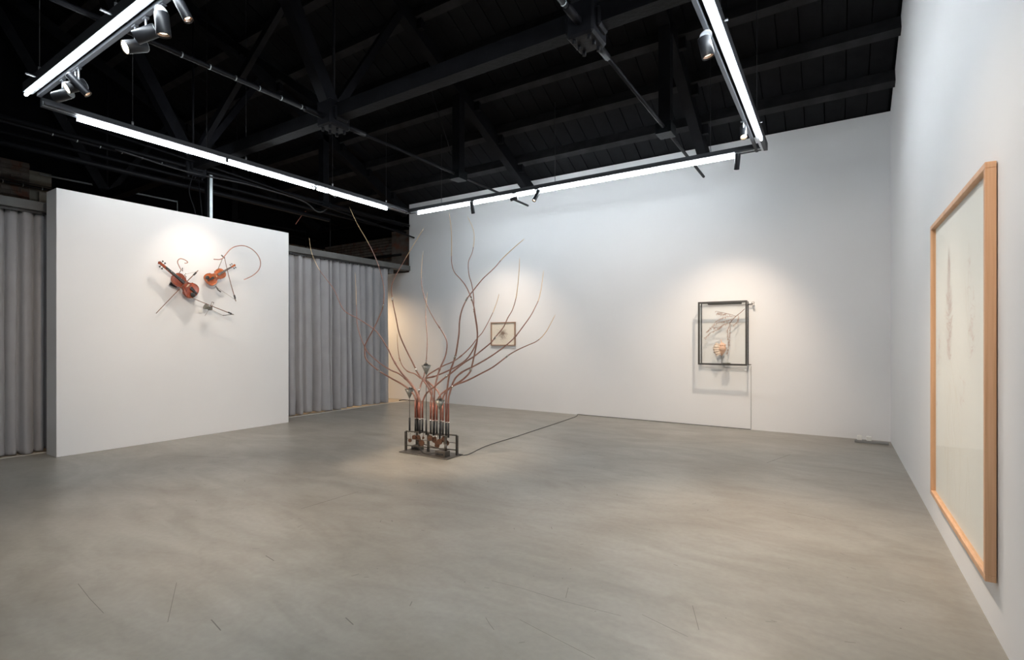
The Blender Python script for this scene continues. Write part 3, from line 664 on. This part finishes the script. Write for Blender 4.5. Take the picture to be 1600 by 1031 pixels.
for k in range(160):
    p = Vector((rk.uniform(-6, 0.5), rk.uniform(2.0, 6.5), 0.0006)); a_ = rk.uniform(0, 6.28); L_ = rk.choice((0.006, 0.008, 0.03, 0.05))
    fribbon(b, [p, p + Vector((math.cos(a_) * L_, math.sin(a_) * L_, 0))], 0.004 if L_ > .01 else 0.007)
o = b.build('scratches', 'scratch'); o['kind'] = 'stuff'; o.parent = bpy.data.objects['floor']

# ------------------------------------------------------------------ power strip in the corner
t = thing('power_strip', (0.50, 9.2, 0), 'grey power strip with two white plugs in the right corner', 'power strip')
bevel(MB().box((0.24, 9.17, 0.0), (0.64, 9.24, 0.035)).build('strip_body', 'greyplastic', t), 0.006)
for x_ in (0.30, 0.41):
    pg = bevel(MB().box((x_ - 0.03, 9.175, 0.035), (x_ + 0.03, 9.235, 0.10)).build('plug', 'white', t), 0.008)
    sub(MB().tube(smooth_path([(x_, 9.235, 0.08), (x_, 9.29, 0.09), (x_ + 0.02, 9.33, 0.01), (x_ - 0.02, 9.42, 0.01)]), 0.005, 6), 'lead', 'white', pg)

# ------------------------------------------------------------------ violins
def violin(name_label, p_bot, p_scroll, X0, scale, body_m, board_m, tilt, rest_dir):
    # p_bot, p_scroll : wall-plane points; local frame: a = along to scroll, b = across, n = out of the wall
    A = (p_scroll - p_bot); Ltot = A.length; a = A.normalized()
    nrm = Vector((1, 0, 0)); nrm = (nrm - a * nrm.dot(a)).normalized(); bb = nrm.cross(a).normalized()
    rot = Matrix.Rotation(tilt, 4, a); nrm = rot @ nrm; bb = rot @ bb
    k = Ltot / 0.59 * scale; O = p_bot
    xf = Matrix(((a.x, bb.x, nrm.x, O.x), (a.y, bb.y, nrm.y, O.y), (a.z, bb.z, nrm.z, O.z), (0, 0, 0, 1))) @ Matrix.Scale(k, 4)
    t = thing('violin', O + a * 0.2, name_label, 'violin')
    prof = [(0.0, 0.0), (0.003, .03), (0.012, .062), (0.03, .087), (0.055, .101), (0.08, .104), (0.105, .099), (0.125, .090), (0.137, .088), (0.143, .076), (0.155, .064), (0.175, .056),
            (0.195, .055), (0.212, .060), (0.224, .071), (0.230, .079), (0.240, .076), (0.262, .083), (0.285, .084), (0.31, .078), (0.332, .062), (0.346, .042), (0.354, .022), (0.356, 0.0)]
    b = MB(); nk = 9; top = []; 
    for side in (0, 1):                      # belly and back plates, slightly arched and overhanging
        base = 0.018 if side == 0 else -0.018; sg = 1 if side == 0 else -1
        for (x_, w_) in prof:
            for j in range(nk):
                q = -1 + 2 * j / (nk - 1); edge = 1 - q * q
                arch = 0.013 * edge * min(1, w_ / 0.05) * sg
                b.v.append((x_, q * w_, base + arch))
        o_ = side * len(prof) * nk
        for i in range(len(prof) - 1):
            for j in range(nk - 1):
                f = (o_ + i * nk + j, o_ + (i + 1) * nk + j, o_ + (i + 1) * nk + j + 1, o_ + i * nk + j + 1)
                b.f.append(f if side else tuple(reversed(f))); b.sm.append(True)
    n0 = len(prof) * nk
    for i in range(len(prof) - 1):
        for j, fl in ((0, False), (nk - 1, True)):
            f = (i * nk + j, (i + 1) * nk + j, n0 + (i + 1) * nk + j, n0 + i * nk + j)
            b.f.append(f if fl else tuple(reversed(f))); b.sm.append(False)
    body = b.build('body', body_m, t, xf)
    for s in (-1, 1):
        fh = MB()
        pts = [(0.125, s * 0.052, 0.0265), (0.133, s * 0.058, 0.025), (0.142, s * 0.050, 0.027), (0.160, s * 0.042, 0.0285), (0.180, s * 0.036, 0.029), (0.190, s * 0.029, 0.030), (0.197, s * 0.034, 0.0295)]
        fh.tube(smooth_path(pts, 3), 0.0022, 6); fh.build('f_hole', 'ebony', t, xf)
    MB().bar((0.34, 0, 0.020), (0.50, 0, 0.022), 0.026, 0.022).build('neck', body_m, t, xf)
    fb = MB(); fb.add([(0.215, -.021, .036), (0.215, .021, .036), (0.485, .012, .036), (0.485, -.012, .036), (0.215, -.019, .048), (0.215, .019, .048), (0.485, .010, .041), (0.485, -.010, .041)],
           [(0, 3, 2, 1), (4, 5, 6, 7), (0, 1, 5, 4), (1, 2, 6, 5), (2, 3, 7, 6), (3, 0, 4, 7)]); fb.build('fingerboard', board_m, t, xf)
    MB().bar((0.485, 0, 0.026), (0.565, 0, 0.014), 0.024, 0.022).build('peg_box', body_m, t, xf)
    sc_ = MB(); pts = [(0.560 + 0.014 * math.cos(a_) * (1 - a_ / 12), 0, 0.012 + 0.018 * math.sin(a_) * (1 - a_ / 12)) for a_ in [i * 0.5 for i in range(18)]]
    sc_.tube(pts, 0.007, 8); sc_.cyl((0.562, -0.018, 0.014), (0.562, 0.018, 0.014), 0.010, 12); sc_.build('scroll', body_m, t, xf)
    for (x_, s) in ((0.500, 1), (0.515, -1), (0.532, 1), (0.547, -1)):
        pg = MB().cyl((x_, -0.012 * s, 0.02), (x_, 0.034 * s, 0.02), 0.0035, 8); pg.blob((x_, 0.040 * s, 0.02), 0.011, 8, 6, 0, (1.1, 0.9, 0.5)); pg.build('peg', 'ebony', t, xf)
    br_ = MB(); br_.bar((0.163, -0.022, 0.045), (0.163, 0.022, 0.045), 0.004, 0.034); br_.build('bridge', 'maple', t, xf)
    tp = MB(); tp.add([(0.012, -.008, .040), (0.012, .008, .040), (0.125, .021, .050), (0.125, -.021, .050), (0.012, -.008, .046), (0.012, .008, .046), (0.125, .019, .058), (0.125, -.019, .058)],
           [(0, 3, 2, 1), (4, 5, 6, 7), (0, 1, 5, 4), (1, 2, 6, 5), (2, 3, 7, 6), (3, 0, 4, 7)]); tp.build('tailpiece', 'ebony', t, xf)
    cr = MB(); cr.blob((0.045, 0.045 * rest_dir, 0.040), 0.034, 14, 8, 0, (1.0, 0.9, 0.28)); cr.build('chin_rest', 'ebony', t, xf)
    for y_ in (-0.009, -0.003, 0.003, 0.009): MB().tube([(0.11, y_ * 1.2, 0.056), (0.163, y_ * 1.4, 0.062), (0.485, y_ * 0.8, 0.043)], 0.0006, 4).build('string', 'clamp', t, xf)
    return t, xf
VX = -8.14
v1, xf1 = violin('red-brown violin hanging head up to the left on the partition', atx(306.5, 461, VX), atx(245, 408, VX), VX, 1.0, 'varnishred', 'ebony', 0.12, 1)
v2, xf2 = violin('smaller orange violin hanging with its head to the right', atx(322, 440.5, VX), atx(371.5, 411.5, VX), VX, 0.93, 'varnish', 'greyboard', -0.25, 1)
# shoulder support on the red violin
tag(MB().bar(atx(265.5, 442.5, -8.2), atx(276, 447.5, -8.2), 0.03, 0.05).build('clamp_block', 'blackplastic'), 'black clamp block under the red-brown violin', 'clamp')
def rod_between(p, q, r): return MB().cyl(p, q, r, 8)
# wall fixings that carry the instruments
def fixing(pw, pi, label):
    t = thing('wall_fixing', pw, label, 'bracket')
    MB().cyl(Vector(pw), Vector(pw) + Vector((0.012, 0, 0)), 0.018, 12).build('wall_plate', 'clamp', t)
    MB().cyl(Vector(pw) + Vector((0.012, 0, 0)), pi, 0.005, 8).build('arm', 'clamp', t); return t
fixing((-8.256, 3.86, 2.38), (-8.17, 3.86, 2.38), 'thin steel arm holding the red-brown violin')
fixing((-8.256, 4.39, 2.46), (-8.17, 4.39, 2.46), 'thin steel arm holding the orange violin')
# bows
def bow(label, tip, frog, hair0, hair1, off):
    t = thing('violin_bow', frog, label, 'bow')
    tip = Vector(tip); frog = Vector(frog); n = 10; d = frog - tip; sag = Vector((0.015, 0, 0))
    pts = [tip + d * (i / n) - sag * math.sin(PI * i / n) for i in range(n + 1)]
    MB().tube(pts, [0.0045 + 0.0025 * i / n for i in range(n + 1)], 8).build('stick', 'bowwood', t)
    dd = d.normalized(); MB().bar(frog - dd * 0.09, frog - dd * 0.03, 0.014, 0.022).build('frog', 'ebony', t)
    MB().bar(hair0, hair1, 0.007, 0.003).build('hair', 'hair', t)
    MB().cyl(frog, frog + dd * 0.015, 0.006, 8).build('screw', 'clamp', t)
    return t
BX = -8.06
bow('dark violin bow lying diagonally across the red-brown violin', atx(244, 489.5, BX), atx(308.5, 423.5, BX - 0.03), atx(309, 424, BX - 0.03), atx(289, 428.5, BX), 0)
bow('dark violin bow standing upright across the orange violin', atx(350.3, 400.5, BX), atx(368.2, 469.5, BX - 0.03), atx(368, 468.5, BX - 0.03), atx(337.5, 448, BX - 0.02), 0)
bow('dark violin bow lying lowest, below both violins', atx(295, 463.4, BX), atx(364.4, 491.2, BX - 0.03), atx(348, 492.8, BX), atx(330.5, 483.5, BX), 0)
pipe('linkage_rod', [atx(364, 491, BX), atx(352, 492.3, BX), atx(348, 492.8, BX)], 0.005, 'iron', 'thin rod joining the ends of the lowest bow', 'rod')
pipe('linkage_rod', [atx(337, 447, BX - 0.02), atx(341, 453, BX - 0.02), atx(345, 456, BX - 0.02)], 0.009, 'iron', 'short thick rod under the orange violin', 'rod')
pipe('linkage_rod', [atx(291, 426.5, BX - .03), atx(288.5, 429.5, BX - .04), atx(291, 433, BX - .05)], 0.006, 'clamp', 'small bright bent rod beside the red-brown violin', 'rod')
# copper hooks
HX = -8.02
hk = thing('copper_hook', atx(283, 421, HX), 'small bent copper hook above the red-brown violin', 'copper hook')
MB().tube(smooth_path([atx(u, v, HX) for u, v in ((283, 421.3), (280, 416), (277.6, 410.5), (278.2, 406.5), (282, 404), (288.3, 405.6), (293.3, 409.4), (291, 411), (288.6, 411))], 5), 0.0065, 8).build('tube', 'copper', hk)
hk = thing('copper_hook', atx(334, 405, HX), 'large copper loop arching over the orange violin', 'copper hook')
MB().tube(smooth_path([atx(u, v, HX + 0.05 + 0.10 * i / 13) for i, (u, v) in enumerate(((334, 405), (342.7, 405.3), (348, 403.5), (351.2, 399.6), (359.8, 389.5), (369, 384.8), (381.5, 384), (394, 389.5), (403, 398.8), (407, 409.7), (404.8, 420.6), (395.5, 430), (381.5, 436.9)))], 6), 0.0075, 8).build('tube', 'copper', hk)
q = atx(349, 401, HX + 0.05); MB().cyl(q + Vector((0, -0.03, 0.02)), q + Vector((0, 0.02, -0.02)), 0.01, 8).build('clamp', 'iron', hk)
fixing((-8.256, 3.80, 2.40), atx(283, 421.3, HX), 'thin steel arm holding the small copper hook')
fixing((-8.256, 4.36, 2.46), atx(348, 403.5, HX + 0.05), 'thin steel arm holding the large copper loop')
# little mechanism
mc = thing('mechanism', atx(327, 481, -8.05), 'small grey mechanism of cone and blocks under the violins', 'mechanism')
p = atx(325, 480.5, -8.12)
MB().tube([p + Vector((0, -0.045, 0.02)), p, p + Vector((0, 0.03, -0.015))], [0.05, 0.028, 0.01], 14).build('cone', 'cone', mc)
bevel(MB().box((p.x - 0.03, p.y + 0.01, p.z - 0.04), (p.x + 0.03, p.y + 0.055, p.z + 0.02)).build('motor', 'iron', mc), 0.004)
fr = MB(); q = p + Vector((0, 0.04, 0.03))
for (a_, b_) in (((0, 0, 0), (0, 0.02, 0.06)), ((0, 0.02, 0.06), (0, 0.05, 0.055)), ((0, 0.05, 0.055), (0, 0.025, 0.0))): fr.cyl(q + Vector(a_), q + Vector(b_), 0.005, 6)
fr.build('wire_frame', 'clamp', mc)
MB().cyl((-8.25, p.y + 0.02, p.z - 0.12), (p.x, p.y + 0.02, p.z - 0.02), 0.004, 6).build('support_rod', 'clamp', mc)
MB().box((-8.255, p.y - 0.07, p.z - 0.08), (-8.245, p.y - 0.03, p.z - 0.02)).build('label_card', 'white', mc)
# glass funnel on the violin
gl = thing('glass_funnel', atx(287, 432, -8.07), 'small clear glass funnel between violin and bow', 'funnel')
q = atx(285, 430, -8.07)
MB().tube([q + Vector((0, 0, 0.06)), q + Vector((0, 0, 0.03)), q, q + Vector((0, 0.02, -0.04)), q + Vector((0, 0.07, -0.05))], [0.008, 0.015, 0.035, 0.028, 0.006], 14, cap=False).build('glass_body', 'glass', gl)
MB().cyl(q + Vector((0, 0, 0.06)), q + Vector((0, 0.0, 0.11)), 0.008, 8).build('neck', 'clamp', gl)

# ------------------------------------------------------------------ glass case on the back wall
x0, x1, y0, y1, z0, z1 = -1.938, -1.205, 9.25, 9.46, 1.085, 2.125
vt = thing('glass_case', ((x0 + x1) / 2, y1, z0), 'black-framed glass case on the back wall holding shell and twig', 'display case')
w_ = 0.013
for y_ in (y0, y1):
    w_ = 0.013 if y_ == y0 else 0.007
    for z_ in (z0, z1): MB().box((x0 - w_, y_ - w_, z_ - w_), (x1 + w_, y_ + w_, z_ + w_)).build('frame_bar', 'vitrine', vt)
    for x_ in (x0, x1): MB().box((x_ - w_, y_ - w_, z0 + w_), (x_ + w_, y_ + w_, z1 - w_)).build('frame_bar', 'vitrine', vt)
w_ = 0.007
for x_ in (x0, x1):
    for z_ in (z0, z1): MB().box((x_ - w_, y0 + w_, z_ - w_), (x_ + w_, y1 - w_, z_ + w_)).build('frame_bar', 'vitrine', vt)
MB().box((x0 + w_, y0 - 0.002, z0 + w_), (x1 - w_, y0 + 0.002, z1 - w_)).build('glass_pane', 'glass', vt)
for x_ in (x0, x1): MB().box((x_ - 0.002, y0 + w_, z0 + w_), (x_ + 0.002, y1 - w_, z1 - w_)).build('glass_pane', 'glass', vt)
MB().box((x0 + w_, y0 + w_, z0 - 0.002), (x1 - w_, y1 - w_, z0 + 0.002)).build('glass_pane', 'glass', vt)
MB().box((x0 + .1, y1 + w_, z1 - 0.02), (x1 - .1, YB - 0.001, z1 + 0.02)).build('wall_mount', 'vitrine', vt)
kn = MB().cyl((x1 + w_, y1 - 0.02, z1 - 0.04), (x1 + 0.06, y1 - 0.02, z1 - 0.04), 0.009, 8).build('valve', 'iron', vt)
kb = MB(); kb.blob((x1 + 0.075, y1 - 0.02, z1 - 0.02), 0.025, 10, 8, 0, (0.9, 0.9, 1)); kb.blob((x1 + 0.085, y1 - 0.04, z1 - 0.05), 0.018, 10, 8); sub(kb, 'knob', 'clamp', kn)
MB().cyl((x1 + w_, y1 - 0.02, z0), (x1 + 0.05, y1 - 0.02, z0), 0.007, 8).build('bolt', 'iron', vt)
# shell
YS = 9.35
sh = thing('seashell', aty(1126, 568, YS), 'peach ribbed seashell mounted on a thin rod in the case', 'shell')
c = aty(1126.5, 544, YS); b = MB()
b.tube([c + Vector((0.0, 0, 0.155)), c + Vector((0.002, 0, 0.12)), c + Vector((0.008, 0, 0.09)), c + Vector((0.012, 0, 0.085)), c + Vector((0.018, 0, 0.05)), c + Vector((0.022, 0, 0.0)), c + Vector((0.022, 0, -0.03)), c + Vector((0.02, 0, -0.036)), c + Vector((0.016, 0, -0.07)), c + Vector((0.006, 0, -0.13))],
       [0.002, 0.007, 0.014, 0.034, 0.048, 0.062, 0.060, 0.052, 0.040, 0.008], 16)
body = b.build('whorl', 'shell', sh)
for k in range(6):                                # knobs around the shoulder
    a_ = -PI + k * PI / 5; q = c + Vector((0.018 + 0.05 * math.cos(a_), 0.05 * math.sin(a_), 0.055)); kb = MB(); kb.blob(q, 0.013, 8, 6, 0, (1, 1, 1.3)); sub(kb, 'knob', 'shell', body)
lp = MB(); rim = []
for i in range(33):
    f = i / 32; zz = 0.095 - 0.235 * f; fr_ = math.cos(f * 5.5 * 2 * PI) * (0.7 + 0.6 * math.sin(i * 1.7)); out = 0.075 + 0.045 * math.sin(PI * min(1, f * 1.1)) + 0.012 * fr_
    rim.append((c + Vector((0.0, -0.035, zz * 0.75)), c + Vector((-out * 0.6, -0.062 + 0.01 * fr_, zz * 0.9)), c + Vector((-out, -0.035 + 0.02 * fr_, zz))))
for i in range(32):
    for q_ in (0, 1): lp.add([rim[i][q_], rim[i][q_ + 1], rim[i + 1][q_ + 1], rim[i + 1][q_]], [(0, 1, 2, 3)], True)
lo = lp.build('shell_lip', 'shelllip', sh); lo.modifiers.new('thick', 'SOLIDIFY').thickness = 0.005
MB().cyl((c.x + 0.01, c.y, z0 + w_), (c.x + 0.01, c.y, c.z - 0.11), 0.0035, 8).build('rod', 'iron', sh)
# dish with glass dome
q = aty(1135, 566.5, YS); dz = z0 + w_
ds = thing('glass_dish', (q.x, q.y, dz), 'flat grey dish with a small clear dome in the case', 'dish')
MB().tube([(q.x, q.y, dz), (q.x, q.y, dz + 0.012), (q.x, q.y, dz + 0.016)], [0.05, 0.065, 0.066], 20).build('dish', 'cone', ds)
MB().tube([(q.x + 0.01, q.y, dz + 0.017), (q.x + .01, q.y, dz + 0.04), (q.x + .01, q.y, dz + 0.055)], [0.035, 0.03, 0.006], 16).build('dome', 'glass', ds)
mb_ = MB(); mb_.blob((q.x + 0.02, q.y, dz + 0.08), 0.012, 8, 6); mb_.cyl((q.x + .02, q.y, dz + .016), (q.x + .02, q.y, dz + .08), 0.003, 6); mb_.build('bulb', 'white', ds)
# twig
tw = thing('dry_twig', aty(1164, 482, YS), 'dry branching twig arching from the upper right of the case', 'twig')
main = [(1163.5, 482.5), (1157, 488.5), (1150, 494), (1141, 504), (1140.5, 508)]
MB().tube(smooth_path([aty(u, v, YS) for u, v in main], 4), [0.005] * 13 + [0.003] * 4, 6).build('stem', 'twig', tw)
rt = random.Random(5)
sd = [((1150, 494), (1138, 490), (1128, 488), (1119, 486)), ((1150, 494), (1134, 495), (1122, 500), (1112, 510), (1105, 518)), ((1141, 504), (1131, 507), (1122, 514), (1110, 520), (1102, 528)), ((1148, 496), (1136, 501), (1120, 505), (1108, 516)),
      ((1141, 504), (1141, 516), (1140, 530), (1138, 545), (1137, 553)), ((1140.5, 507), (1137, 516), (1138, 528), (1140, 538)), ((1131, 507), (1124, 511), (1116, 512)), ((1153, 492), (1154, 500), (1147, 508)), ((1136, 490), (1128, 491), (1121, 489))]
for i, pth in enumerate(sd):
    P = smooth_path([aty(u, v, YS + 0.03 * math.sin(i * 2 + j)) for j, (u, v) in enumerate(pth)], 4)
    so_ = MB().tube(P, [0.0028 - 0.0018 * k / len(P) for k in range(len(P))], 5).build('side_shoot', 'twigred' if i % 2 else 'twig', tw)
    lf = MB()
    for k in range(2, len(P)):
        for r_ in range(5):
            e = P[k] + Vector((rt.uniform(-0.03, 0.012), rt.uniform(-0.02, 0.02), rt.uniform(-0.045, 0.01)))
            lf.tube([P[k], P[k].lerp(e, 0.5) + Vector((0, 0, 0.003)), e], [0.001, 0.0026, 0.0006], 4)
    sub(lf, 'twiglets', 'twigred', so_, 'stuff')

# ------------------------------------------------------------------ small framed drawing
a = aty(766.5, 503.5, 9.45); c2 = aty(804.5, 540, 9.45)
pf = thing('framed_picture', ((a.x + c2.x) / 2, YB, c2.z), 'small brown-framed sketch of a dark feathery shape on back wall', 'picture')
X0, X1, Z0, Z1 = a.x, c2.x, c2.z, a.z; fw = 0.02; yf, yk = 9.448, 9.49
for (p0_, p1_) in (((X0, yf, Z1 - fw), (X1, yk, Z1)), ((X0, yf, Z0), (X1, yk, Z0 + fw)), ((X0, yf, Z0 + fw), (X0 + fw, yk, Z1 - fw)), ((X1 - fw, yf, Z0 + fw), (X1, yk, Z1 - fw))):
    bevel(MB().box(p0_, p1_).build('frame_rail', 'wood2', pf), 0.002)
pp = MB().box((X0 + fw, 9.475, Z0 + fw), (X1 - fw, 9.487, Z1 - fw)).build('paper', 'paperwarm', pf)
MB().box((X0 + fw, 9.460, Z0 + fw), (X1 - fw, 9.462, Z1 - fw)).build('glass_pane', 'glass', pf)
rk = random.Random(4); mk = MB(); cx_, cz_ = (X0 + X1) / 2 - 0.01, (Z0 + Z1) / 2 + 0.01
def ribbon(b, pts, wd, ax, plane):      # flat stroke on a plane
    for i in range(len(pts) - 1):
        (u0_, v0_), (u1_, v1_) = pts[i], pts[i + 1]; d = math.hypot(u1_ - u0_, v1_ - v0_) or 1; nx, ny = -(v1_ - v0_) / d * wd / 2, (u1_ - u0_) / d * wd / 2
        q = [(u0_ + nx, v0_ + ny), (u1_ + nx, v1_ + ny), (u1_ - nx, v1_ - ny), (u0_ - nx, v0_ - ny)]
        b.add([(u, plane, v) if ax == 'y' else (plane, u, v) for u, v in q], [(0, 1, 2, 3)])
for i in range(150):
    an = rk.uniform(-0.3, PI + 0.3); r_ = abs(rk.gauss(0.085, 0.045)); u, v = cx_ + 0.25 * rk.uniform(-.1, .1), cz_ + rk.uniform(-.02, .02); pts = [(u, v)]
    du, dv = math.cos(an) * r_ / 4, math.sin(an) * r_ / 4
    for k in range(4): u += du + rk.gauss(0, .004); v += dv - 0.010 * k + rk.gauss(0, .004); pts.append((u, v))
    ribbon(mk, pts, rk.uniform(0.001, 0.003), 'y', 9.4744 - i * 1e-6)
for i in range(50):
    u, v = cx_ + rk.gauss(0, .035), cz_ - 0.04 - abs(rk.gauss(0, .04)); ribbon(mk, [(u, v), (u + rk.gauss(0, .015), v - .02), (u + rk.gauss(0, .02), v - .04)], 0.002, 'y', 9.4742 - i * 1e-6)
sub(mk, 'pencil_strokes', 'inkbrown', pp, 'stuff')

# ------------------------------------------------------------------ large framed drawing on the right wall
fx0, fx1, fy0, fy1, fz0, fz1 = 0.632, 0.676, 3.535, 5.325, 0.278, 2.397; fw = 0.032
bf = thing('framed_drawing', (XR, (fy0 + fy1) / 2, fz0), 'very large maple-framed pale drawing on the right wall', 'picture')
for (p0_, p1_) in (((fx0, fy0, fz1 - fw), (fx1, fy1, fz1)), ((fx0, fy0, fz0), (fx1, fy1, fz0 + fw)), ((fx0, fy0, fz0 + fw), (fx1, fy0 + fw, fz1 - fw)), ((fx0, fy1 - fw, fz0 + fw), (fx1, fy1, fz1 - fw))):
    bevel(MB().box(p0_, p1_).build('frame_rail', 'maplewood', bf), 0.003)
MB().box((0.676, fy0 + 0.03, fz0 + 0.05), (XR - 0.001, fy1 - 0.03, fz1 - 0.25)).build('backing_board', 'blackplastic', bf)
pp = MB().box((0.662, fy0 + fw, fz0 + fw), (0.674, fy1 - fw, fz1 - fw)).build('paper', 'paper', bf)
sh_ = MB().box((0.6605, fy0 + fw + 0.07, fz0 + fw + 0.07), (0.662, fy1 - fw - 0.05, fz1 - fw - 0.12)).build('inner_sheet', 'paper', bf)
MB().box((0.648, fy0 + fw, fz0 + fw), (0.650, fy1 - fw, fz1 - fw)).build('glass_pane', 'glass', bf)
rk = random.Random(9); PLN = 0.6600
mk = MB(); cy_ = 4.72
for i in range(260):                                                  # feathery plume
    v = rk.uniform(1.35, 2.05); spread = 0.035 + 0.12 * max(0, 1 - abs(v - 1.62) / 0.35); u = cy_ + rk.gauss(0, 0.02); s = rk.choice((-1, 1)); pts = [(u, v)]
    for k in range(4): u += s * spread / 4 * rk.uniform(.4, 1.3); v += rk.uniform(-.005, .03); pts.append((u, v))
    ribbon(mk, pts, rk.uniform(0.0012, 0.003), 'x', PLN - i * 1e-6)
for (yy, zz, n_) in ((4.0, 1.55, 40), (5.12, 1.42, 30), (4.05, 1.95, 10), (5.2, 1.0, 8), (4.25, 1.2, 12)):
    for i in range(n_):
        u, v = yy + rk.gauss(0, .03), zz + rk.gauss(0, .08); pts = [(u, v)]
        for k in range(3): u += rk.gauss(0, .02); v += rk.gauss(0, .02); pts.append((u, v))
        ribbon(mk, pts, 0.0025, 'x', PLN - 0.0004 - i * 1e-6)
sub(mk, 'pink_strokes', 'inkpink', pp, 'stuff')
mk = MB()
for i in range(26):                                                   # thin wandering stems
    u = rk.choice((cy_, cy_ + .01, 4.3, 4.1, 4.5, 4.9)) + rk.gauss(0, .05); v = rk.choice((1.9, 1.35, 1.2, 0.95, 0.8)); pts = [(u, v)]; dr = rk.gauss(0, .012)
    for k in range(rk.randint(6, 16)): u += dr + rk.gauss(0, .009); v -= 0.035; pts.append((u, max(v, fz0 + .06)))
    ribbon(mk, pts, 0.0025, 'x', PLN - 0.0008 - i * 1e-6)
sub(mk, 'ochre_strokes', 'inkochre', pp, 'stuff')
